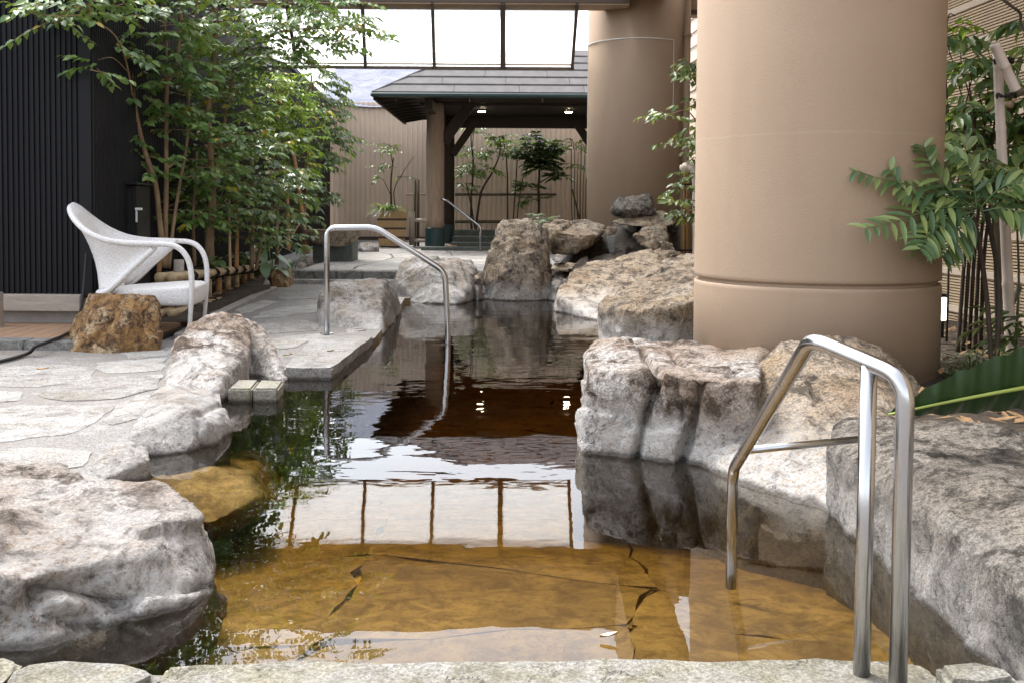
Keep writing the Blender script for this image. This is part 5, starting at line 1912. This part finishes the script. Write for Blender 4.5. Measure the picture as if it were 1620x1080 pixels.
rr = random.Random(5)
t = thing('planter_grass', 'arching strappy grass spilling over the wooden planter tub', 'plant', TUB)
bm = bmesh.new()
for q in range(9):
    grass_tuft(bm, TUB + Vector((rr.uniform(-.25, .25), rr.uniform(-.28, .1), -.02)), 22, .42, .008, rr)
obj('blades', bm, M['grass'], t)
bm = bmesh.new()
grass_tuft(bm, TUB + Vector((-.1, -.15, 0)), 26, .45, .018, rr, 1.2)
obj('broad_blades', bm, M['leaf_yellow'], t)
plant('thin_shrub', 'thin sparse shrub tied to a stake in the planter tub', 'shrub', TUB,
      [([TUB, W(619, 290, 20), W(622, 250, 20)], .022, .012), ([TUB + Vector((.08, 0, 0)), W(624, 300, 20), W(640, 270, 20), W(655, 248, 20)], .012, .005), ([W(619, 310, 20), W(606, 285, 20), W(596, 280, 20)], .008, .004), ([W(621, 260, 20), W(617, 240, 20), W(610, 230, 20)], .01, .004)],
      [C(612, 232, 20, .16, .1, 9), C(622, 240, 20, .12, .12, 6), C(600, 265, 20, .14, .1, 7), C(597, 282, 20, .1, .06, 4), C(640, 282, 20, .1, .08, 2)], 'leaf_bamboo', .075, .55, 'bark_dark', seed=21, per=8, limb=False)

# plants against the back wall under the shelter
GB = 'plants along the back wall'
plant('spindly_shrub', 'spindly shrub tied to stakes nearest the dark shelter post', 'shrub', W(748, 375, 22.6),
      [([W(748, 378, 22.6), W(745, 330, 22.6), W(748, 260, 22.6), W(744, 215, 22.6)], .03, .012), ([W(755, 378, 22.6), W(740, 300, 22.6), W(735, 290, 22.6)], .02, .01), ([W(748, 260, 22.6), W(748, 225, 22.6), W(750, 205, 22.6)], .012, .006)],
      [C(745, 245, 22.6, .12, .25, 16), C(742, 270, 22.6, .2, .2, 16), C(749, 205, 22.6, .12, .06, 5), C(738, 295, 22.6, .2, .1, 6)], 'leaf_blue', .13, .32, 'bark_dark', GB, 31, per=8)
plant('leaning_shrub', 'leaning thin-trunked shrub with tiered leaf tufts under the shelter', 'shrub', W(752, 378, 22.4),
      [([W(752, 378, 22.4), W(760, 310, 22.4), W(778, 275, 22.4), W(790, 245, 22.4), W(790, 215, 22.4)], .03, .012)],
      [C(786, 220, 22.4, .2, .12, 16), C(782, 243, 22.4, .2, .08, 10), C(770, 268, 22.4, .22, .07, 9), C(795, 222, 22.4, .1, .08, 5)], 'leaf', .12, .4, 'bark_dark', GB, 32, per=8)
plant('twin_stem_shrub', 'two bare upright stems with small tufts in the middle of the back wall', 'shrub', W(805, 375, 22.5),
      [([W(803, 378, 22.5), W(803, 290, 22.5), W(801, 250, 22.5), W(797, 228, 22.5)], .02, .01), ([W(810, 378, 22.5), W(815, 300, 22.5), W(818, 250, 22.5), W(814, 238, 22.5)], .018, .008), ([W(815, 378, 22.5), W(825, 290, 22.5), W(838, 262, 22.5)], .016, .008)],
      [C(799, 232, 22.5, .16, .05, 6), C(815, 240, 22.5, .16, .06, 8), C(806, 236, 22.5, .12, .05, 4)], 'leaf', .12, .42, 'bark_dark', GB, 33, per=7)
plant('round_bush', 'round-headed dark glossy bush standing highest under the shelter', 'bush', W(852, 378, 22.4),
      [([W(852, 378, 22.4), W(852, 310, 22.4), W(854, 260, 22.4), W(853, 225, 22.4)], .035, .015), ([W(853, 290, 22.4), W(870, 280, 22.4), W(885, 272, 22.4)], .015, .008), ([W(852, 300, 22.4), W(840, 300, 22.4)], .012, .006)],
      [C(852, 232, 22.4, .35, .22, 40), C(845, 245, 22.4, .3, .2, 30), C(864, 245, 22.4, .32, .2, 34), C(855, 262, 22.4, .3, .15, 26), C(886, 242, 22.4, .18, .07, 9), C(884, 280, 22.4, .16, .12, 9), C(836, 292, 22.4, .22, .1, 9), C(848, 215, 22.4, .1, .08, 8), C(838, 318, 22.4, .25, .08, 5)], 'leaf_dark', .17, .42, 'bark_dark', GB, 34, per=8, droop=.2, twig=.25)
plant('bamboo_clump', 'clump of thin upright bamboo canes beside the far column', 'bamboo', W(915, 378, 22.3),
      [([W(906 + i * 4, 380, 22.3), W(904 + i * 4.6, 300, 22.3), W(904 + i * 5.4, 225 + (i % 3) * 8, 22.3)], .014, .008) for i in range(6)] + [([W(925, 378, 22.2), W(905, 300, 22.2)], .02, .02)],
      [C(906, 228, 22.3, .12, .06, 5), C(922, 222, 22.3, .12, .07, 6), C(926, 232, 22.3, .1, .1, 5), C(918, 260, 22.3, .15, .2, 6)], 'leaf_bamboo', .14, .22, 'bamboo_dark', GB, 35, per=7, limb=False)
plant('silver_shrub', 'small silvery-leaved shrub behind the upright boulder', 'shrub', W(862, 372, 13.2),
      [([W(862, 380, 13.2), W(858, 352, 13.2)], .01, .006)],
      [C(857, 346, 13.2, .16, .06, 14), C(868, 350, 13.2, .18, .04, 12), C(848, 352, 13.2, .1, .04, 6)], 'leaf_silver', .07, .28, seed=36, per=8, droop=0.0, twig=.12)

# drain pipe, bamboo screen and pale hose right of the far column
t = thing('drain_pipe', 'brown vertical drain pipe beside the far column', 'pipe', W(1087, 380, 13.9))
p = W(1086, 200, 13.9)
bm = bmesh.new()
tube(bm, [Vector((p.x, p.y, 0.3)), Vector((p.x, p.y, 4.3))], .045, 12)
obj('pipe', bm, M['column'], t, smooth=True)
for z in (1.5, 3.4):
    bm = bmesh.new()
    tube(bm, [Vector((p.x, p.y, z)), Vector((p.x, p.y, z + .05))], .056, 12)
    obj('pipe_collar', bm, M['column'], t, smooth=True)
t = thing('bamboo_screen', 'upright bundle of thin brown bamboo canes between the two columns', 'screen', W(1088, 400, 12.4))
rr = random.Random(3)
for k in range(13):
    x_ = 1077 + k * 2.4
    bm = bmesh.new()
    pole(bm, W(x_, 415, 12.4 + (k % 2) * .06), W(x_ + rr.uniform(-1, 1), 262 + rr.uniform(-6, 12), 12.4 + (k % 2) * .06), .0105, .35, 7)
    obj('cane', bm, M['bamboo_brown'] if k % 3 else M['bamboo_dark'], t, smooth=True)
for py in (292, 345, 396):
    bm = bmesh.new()
    tube(bm, [W(1074, py, 12.33), W(1108, py, 12.33)], .012, 6)
    obj('tie', bm, M['rope'], t)
t = thing('bent_pipe', 'thick pale ribbed pipe bending over the bamboo screen', 'pipe', W(1105, 410, 12.1))
bm = bmesh.new()
pp = smooth_path([W(1080, 268, 12.2), W(1088, 264, 12.15), W(1097, 268, 12.1), W(1102, 285, 12.1), W(1103, 340, 12.1), W(1103, 420, 12.1)], 10)
tube(bm, pp, [.055 + (.006 if i % 6 == 0 else 0) for i in range(len(pp))], 12)
obj('pipe', bm, M['bamboo_pale'], t, smooth=True)
plant('slim_tree', 'slim green tree with drooping leaves between the two columns', 'tree', W(1100, 410, 11.9),
      [([W(1112, 420, 11.9), W(1110, 300, 11.9), W(1105, 180, 11.9), W(1112, 90, 11.9)], .025, .01), ([W(1107, 200, 11.9), W(1085, 175, 11.8), W(1052, 185, 11.7)], .009, .004), ([W(1107, 320, 11.9), W(1085, 315, 11.8), W(1068, 320, 11.7)], .008, .004)],
      [C(1100, 100, 11.9, .14, .08, 9), C(1092, 120, 11.8, .16, .08, 9), C(1060, 183, 11.7, .16, .05, 7), C(1085, 165, 11.8, .16, .06, 6), C(1100, 195, 11.9, .12, .1, 8), C(1104, 230, 11.9, .14, .16, 16), C(1080, 228, 11.8, .14, .05, 6), C(1070, 318, 11.7, .14, .05, 7), C(1085, 300, 11.8, .12, .06, 6), C(1085, 340, 11.8, .12, .08, 8), C(1104, 280, 11.8, .08, .14, 8), C(1120, 130, 11.9, .2, .25, 14)],
      'leaf_bamboo', .095, .5, seed=41, per=7, twig=.25)

# ================================================================== RIGHT GARDEN
GR = 'plants of the right garden strip'
YR = 5.6
plant('clump_tree', 'clump of dark slender trunks with broad drooping leaves by the louvre wall', 'tree', W(1535, 560, YR),
      [([W(1514 + i * 9.5, 560, YR + .1 * (i % 3)), W(1522 + i * 8, 470, YR), W(1528 + i * 8, 380, YR), W(1530 + i * 11, 280, YR), W(1524 + i * 17, 180, YR)], .0125, .008) for i in range(5)],
      [C(1520, 195, YR, .12, .1, 10), C(1560, 150, YR, .14, .1, 12), C(1580, 190, YR, .18, .12, 16), C(1610, 110, YR, .12, .06, 6), C(1540, 230, YR, .16, .1, 14), C(1600, 220, YR, .18, .12, 16), C(1520, 60, YR + .2, .1, .04, 5), C(1550, 100, YR, .1, .06, 6), C(1640, 180, YR, .2, .2, 16), C(1640, 60, YR, .2, .16, 12), C(1520, 90, YR, .08, .04, 4), C(1575, 250, YR, .2, .08, 12)],
      'leaf_blue', .10, .45, 'bark_dark', GR, 51, per=7, twig=.2, droop=.9)
plant('bright_sprig', 'bright lime sprig of leaves high beside the massive column', 'shrub', W(1500, 560, 5.75),
      [([W(1498, 540, 5.75), W(1504, 300, 5.75), W(1497, 120, 5.75), W(1500, 30, 5.7), W(1512, 25, 5.7)], .007, .003), ([W(1504, 330, 5.75), W(1530, 220, 5.7), W(1516, 130, 5.7), W(1496, 60, 5.7)], .005, .003)],
      [C(1515, 42, 5.7, .07, .02, 7), C(1525, 108, 5.7, .05, .03, 4), C(1510, 180, 5.7, .05, .04, 3)], 'leaf_yellow', .06, .4, 'bark_dark', GR, 52, per=6, twig=.12, limb=False)
plant('bamboo_grass', 'fine pale bamboo foliage in front of the pale bamboo pole', 'bamboo', W(1590, 600, 4.9),
      [([W(1580, 600, 4.9), W(1575, 450, 4.9), W(1570, 330, 4.9)], .008, .004), ([W(1605, 600, 4.85), W(1612, 450, 4.8), W(1605, 300, 4.8)], .008, .004)],
      [C(1560, 270, 4.9, .16, .05, 12), C(1590, 300, 4.8, .16, .08, 14), C(1560, 315, 4.8, .14, .05, 10), C(1610, 340, 4.7, .1, .06, 8), C(1530, 255, 4.9, .1, .03, 5), C(1615, 260, 4.8, .1, .08, 8), C(1640, 310, 4.7, .14, .1, 10), C(1615, 500, 4.6, .08, .06, 8), C(1625, 545, 4.6, .1, .06, 8)],
      'leaf_bamboo', .10, .2, 'bamboo_dark', GR, 53, per=7, twig=.16, droop=.5, limb=False)
bamboo('pale upright bamboo pole at the right edge', W(1600, 575, 5.25), W(1578, 85, 5.25), .029, 'bamboo_pale', 'bamboo props in the right garden', .35, .85)
bamboo('short pale bamboo length leaning from the top of the upright pole', W(1607, 143, 5.15), W(1573, 70, 5.1), .027, 'bamboo_pale', 'bamboo props in the right garden', .3, 1)
bamboo('horizontal bamboo stub tied at the right edge near the top', W(1597, 152, 5.2), W(1680, 120, 5.15), .02, 'bamboo_dark', 'bamboo props in the right garden', .3, 1)
bamboo('long bamboo rail behind the leaves from the column to the pole', W(1480, 188, 5.9), W(1600, 165, 5.4), .02, 'bamboo', 'bamboo props in the right garden', .3, 1)
bamboo('dark leaning prop behind the pale upright pole', W(1592, 500, 5.4), W(1574, 330, 5.4), .025, 'bamboo_dark', 'bamboo props in the right garden', .35, .9)
bamboo('dark prop slanting low behind the pale upright pole', W(1562, 560, 5.5), W(1612, 455, 5.7), .022, 'bamboo_dark', 'bamboo props in the right garden', .35, .9)
bm = bmesh.new()
for px, py in ((1584, 97), (1588, 152)):
    c = W(px + 4, py, 5.2)
    tube(bm, [c + Vector((.045 * math.cos(q * .6), .05 * math.sin(q * .6), .012 * math.sin(q * 1.7))) for q in range(24)], .006, 5)
tag(obj('rope_tie', bm, M['rope']), 'black rope tie round the pale bamboo poles', 'rope')
bm = bmesh.new()
tube(bm, smooth_path([W(1560, -20, 5.6), W(1600, 10, 5.5), W(1614, 22, 5.5), W(1616, 42, 5.5), W(1640, 70, 5.4)], 5), .008, 6)
tag(obj('bare_branch', bm, M['bark_dark']), 'bare dark twig bending across the top of the louvre wall', 'branch')

# pinnate fronds in front of the massive column
def frond(bm, pts, npair, L, w, r, droop=.25):
    pp = smooth_path(pts, 8)
    tube(bm, pp, [.0045 - .003 * i / len(pp) for i in range(len(pp))], 5)
    pos, dirs, ups, Ls = [], [], [], []
    for k in range(npair):
        f = 0.12 + 0.86 * k / (npair - 1)
        i = min(len(pp) - 2, int(f * (len(pp) - 1)))
        p = pp[i].lerp(pp[i + 1], f * (len(pp) - 1) - i)
        d = (pp[i + 1] - pp[i]).normalized()
        view = Vector((r.uniform(-.25, .25), -.62 + r.uniform(-.2, .2), .75))
        s = d.cross(view).normalized()
        for sg in (-1, 1):
            ld = d * .62 + s * sg * .95 + Vector((0, r.uniform(-.2, .2), -droop * r.uniform(.3, 1)))
            ld.normalize()
            LL = L * (0.65 + 0.5 * math.sin(math.pi * min(1, f + .12))) * r.uniform(.85, 1.12)
            sd_ = ld.cross(view).normalized()
            nn = sd_.cross(ld)
            rows = []
            for a_, wd, dz in ((0, .15, 0), (.2, .8, .01), (.5, 1, .0), (.8, .6, -.05), (1, .02, -.12)):
                c = p + ld * LL * a_ + Vector((0, 0, LL * dz))
                rows.append([bm.verts.new(c - sd_ * wd * w + nn * wd * w * .35), bm.verts.new(c), bm.verts.new(c + sd_ * wd * w + nn * wd * w * .35)])
            for r0, r1 in zip(rows[:-1], rows[1:]):
                for q in range(2):
                    bm.faces.new((r0[q], r0[q + 1], r1[q + 1], r1[q]))
t = thing('pinnate_shrub', 'shrub with long feathery dark green fronds overlapping the massive column', 'shrub', W(1560, 620, 4.55), GR)
bm = bmesh.new()
for pts in ([W(1572, 620, 4.6), W(1562, 480, 4.6), W(1548, 380, 4.55), W(1535, 330, 4.5)], [W(1575, 620, 4.6), W(1580, 450, 4.6), W(1560, 330, 4.6)]):
    tube(bm, smooth_path(pts, 6), .012, 7)
obj('stem', bm, M['bark_dark'], t, smooth=True)
FR = [((1535, 330), (1470, 300), (1400, 285), (1352, 270)), ((1535, 330), (1480, 330), (1420, 350), (1368, 362)), ((1535, 332), (1500, 300), (1472, 260), (1462, 232)), ((1535, 332), (1470, 318), (1430, 300), (1408, 268)),
      ((1540, 335), (1490, 345), (1440, 370), (1405, 400)), ((1540, 335), (1500, 350), (1470, 372), (1455, 395)), ((1545, 330), (1540, 290), (1528, 258), (1505, 240)), ((1550, 330), (1580, 300), (1610, 290), (1650, 292)), ((1550, 335), (1590, 330), (1630, 345), (1660, 365)),
      ((1545, 338), (1520, 360), (1500, 385), (1490, 405)), ((1545, 330), (1500, 310), (1450, 335), (1415, 330))]
rr = random.Random(9)
for i, f in enumerate(FR):
    bm = bmesh.new()
    dy = rr.uniform(-.25, .1)
    frond(bm, [W(px, py, 4.5 + dy * q / 3) for q, (px, py) in enumerate(f)], 11, .125, .0135, rr)
    obj('frond', bm, M['leaf_blue'], t, smooth=True)

# banana leaf across the right boulder
t = thing('banana_plant', 'broad dark banana leaf with a pale midrib reaching in from the right edge', 'plant', W(1700, 700, 3.5), GR)
def banana(pts, wid, name='leaf'):
    pp = smooth_path(pts, 10)
    nn = len(pp)
    bm = bmesh.new()
    rows = []
    for i, p in enumerate(pp):
        f = i / (nn - 1)
        d = (pp[min(i + 1, nn - 1)] - pp[max(i - 1, 0)]).normalized()
        s = Vector((0.05, -.35, .93))
        s = (s - d * s.dot(d)).normalized()
        wd = wid * (math.sin(math.pi * min(1, (1 - f) * .55)) ** .8) * (1 + .04 * math.sin(i * 2.1))
        nn_ = d.cross(s)
        row = []
        for q in (-1, -.66, -.33, 0, .33, .66, 1):
            wob = .006 * math.sin(i * 1.3 + q * 3)
            row.append(bm.verts.new(p + s * wd * q * (1.0 if q > 0 else .85) + nn_ * (abs(q) ** 1.5 * .25 * wd + wob)))
        rows.append(row)
    for r0, r1 in zip(rows[:-1], rows[1:]):
        for q in range(6):
            bm.faces.new((r0[q], r0[q + 1], r1[q + 1], r1[q]))
    o = obj(name, bm, M['banana'], t, smooth=True)
    bm = bmesh.new()
    tube(bm, [p + Vector((0, -.008, 0)) for p in pp], [.009 - .006 * i / nn for i in range(nn)], 7)
    obj('midrib', bm, M['midrib'], o, smooth=True)
banana([W(1780, 590, 2.95), W(1690, 600, 2.93), W(1600, 615, 2.9), W(1500, 634, 2.9), W(1404, 654, 2.9)], .135)
banana([V((2.3, 3.9, .3)), V((2.25, 3.8, .7)), V((2.4, 3.5, 1.0)), V((2.7, 3.2, 1.05))], .14)

# strap grass tufts
rr = random.Random(15)
for i, (px, py, Y, n_, L, lab) in enumerate(((1490, 585, 4.75, 60, .26, 'strap-leaved grass tuft at the column foot'), (1535, 575, 4.9, 70, .28, 'strap-leaved grass tuft below the dark trunks'), (1590, 585, 4.7, 70, .28, 'strap-leaved grass tuft around the pale pole foot'), (1615, 690, 3.55, 40, .16, 'small dark grass tuft below the banana leaf'), (1560, 560, 5.3, 50, .26, 'strap-leaved grass tuft nearest the louvre wall'))):
    bb = W(px, py, Y)
    bm = bmesh.new()
    for q in range(3):
        grass_tuft(bm, bb + Vector((rr.uniform(-.12, .12), rr.uniform(-.1, .1), -.05)), n_ // 3 + 8, L, .005, rr)
    tag(obj('grass_tuft', bm, M['grass'], loc=bb), lab, 'grass', 'grass tufts in the right garden')
# leaf litter on the right soil
bm = bmesh.new()
for _ in range(500):
    x_, y_ = rr.uniform(1.4, 3.2), rr.uniform(3.4, 8)
    p = Vector((x_, y_, .235 + rr.uniform(-.01, .03)))
    a_ = rr.uniform(0, 6.28)
    d = Vector((math.cos(a_), math.sin(a_), rr.uniform(-.3, .3))) * .045
    s = Vector((-math.sin(a_), math.cos(a_), rr.uniform(-.3, .3))) * .016
    bm.faces.new([bm.verts.new(q) for q in (p - d, p + s, p + d, p - s)])
o = obj('leaf_litter', bm, M['litter'])
tag(o, 'dry fallen leaves on the soil of the right garden', 'leaves', None, 'stuff')
# litter in left bed
bm = bmesh.new()
for _ in range(900):
    f = rr.random()
    p = fa.lerp(fb, f * 1.3 - .05) + Vector((rr.uniform(-.5, .16), 0, 0))
    p.z = .135 + rr.uniform(-.01, .02) + max(0, p.y - 8) * .012
    a_ = rr.uniform(0, 6.28)
    d = Vector((math.cos(a_), math.sin(a_), rr.uniform(-.3, .3))) * .03
    s = Vector((-math.sin(a_), math.cos(a_), rr.uniform(-.3, .3))) * .012
    bm.faces.new([bm.verts.new(q) for q in (p - d, p + s, p + d, p - s)])
o = obj('leaf_litter', bm, M['litter'])
tag(o, 'dry fallen leaves along the foot of the bamboo fence', 'leaves', None, 'stuff')

# garden lantern half hidden by the column
p = W(1484, 507, 5.9)
t = thing('garden_lantern', 'small lit white lantern with a black cap just right of the massive column', 'lantern', p)
bm = bmesh.new()
box(bm, (p.x, p.y, p.z + .07), (.07, .07, .135), bevel=.004)
obj('shade', bm, M['lantern'], t)
bm = bmesh.new()
box(bm, (p.x, p.y, p.z + .15), (.085, .085, .022), bevel=.004)
obj('cap', bm, M['black'], t)
bm = bmesh.new()
box(bm, (p.x, p.y, p.z - .05), (.05, .05, .1))
obj('base', bm, M['black'], t)
# stone chips on the right block
rock('thin brown stone chip behind the banana leaf on the long granite block', [[(1500, 676, 3.4), (1530, 670, 3.42), (1545, 676, 3.4), (1520, 682, 3.35), (1520, 672, 3.5)]], M['rock_tan'], .01, .004, 8, 61, 1, drop=None, name='stone', cat='stone', group=None)

# fallen leaves
for i, (px, py, z, m, L, lab) in enumerate(((68, 585, .068, 'yellow_leaf', .035, 'yellow fallen leaf on the flagstone near the cable'), (455, 563, .056, 'yellow_leaf', .03, 'yellow fallen leaf beside the paving slab'), (523, 557, .072, 'litter', .022, 'brown fallen leaf on the paving slab'), (963, 1010, .004, 'pale_leaf', .02, 'pale leaf floating on the near water'))):
    p = G(px, py, z)
    bm = bmesh.new()
    rows = []
    for k_ in range(5):
        f = k_ / 4
        wd = L * .4 * math.sin(math.pi * min(.98, f + .04))
        c = p + Vector(((f - .5) * 2 * L, 0, .004 + .008 * f * f))
        rows.append([bm.verts.new(c + Vector((0, -wd, .006))), bm.verts.new(c), bm.verts.new(c + Vector((0, wd, .006)))])
    for r0, r1 in zip(rows[:-1], rows[1:]):
        for q in range(2):
            bm.faces.new((r0[q], r1[q], r1[q + 1], r0[q + 1]))
    tag(obj('fallen_leaf', bm, M[m], loc=p, smooth=True), lab, 'leaf', 'fallen leaves')
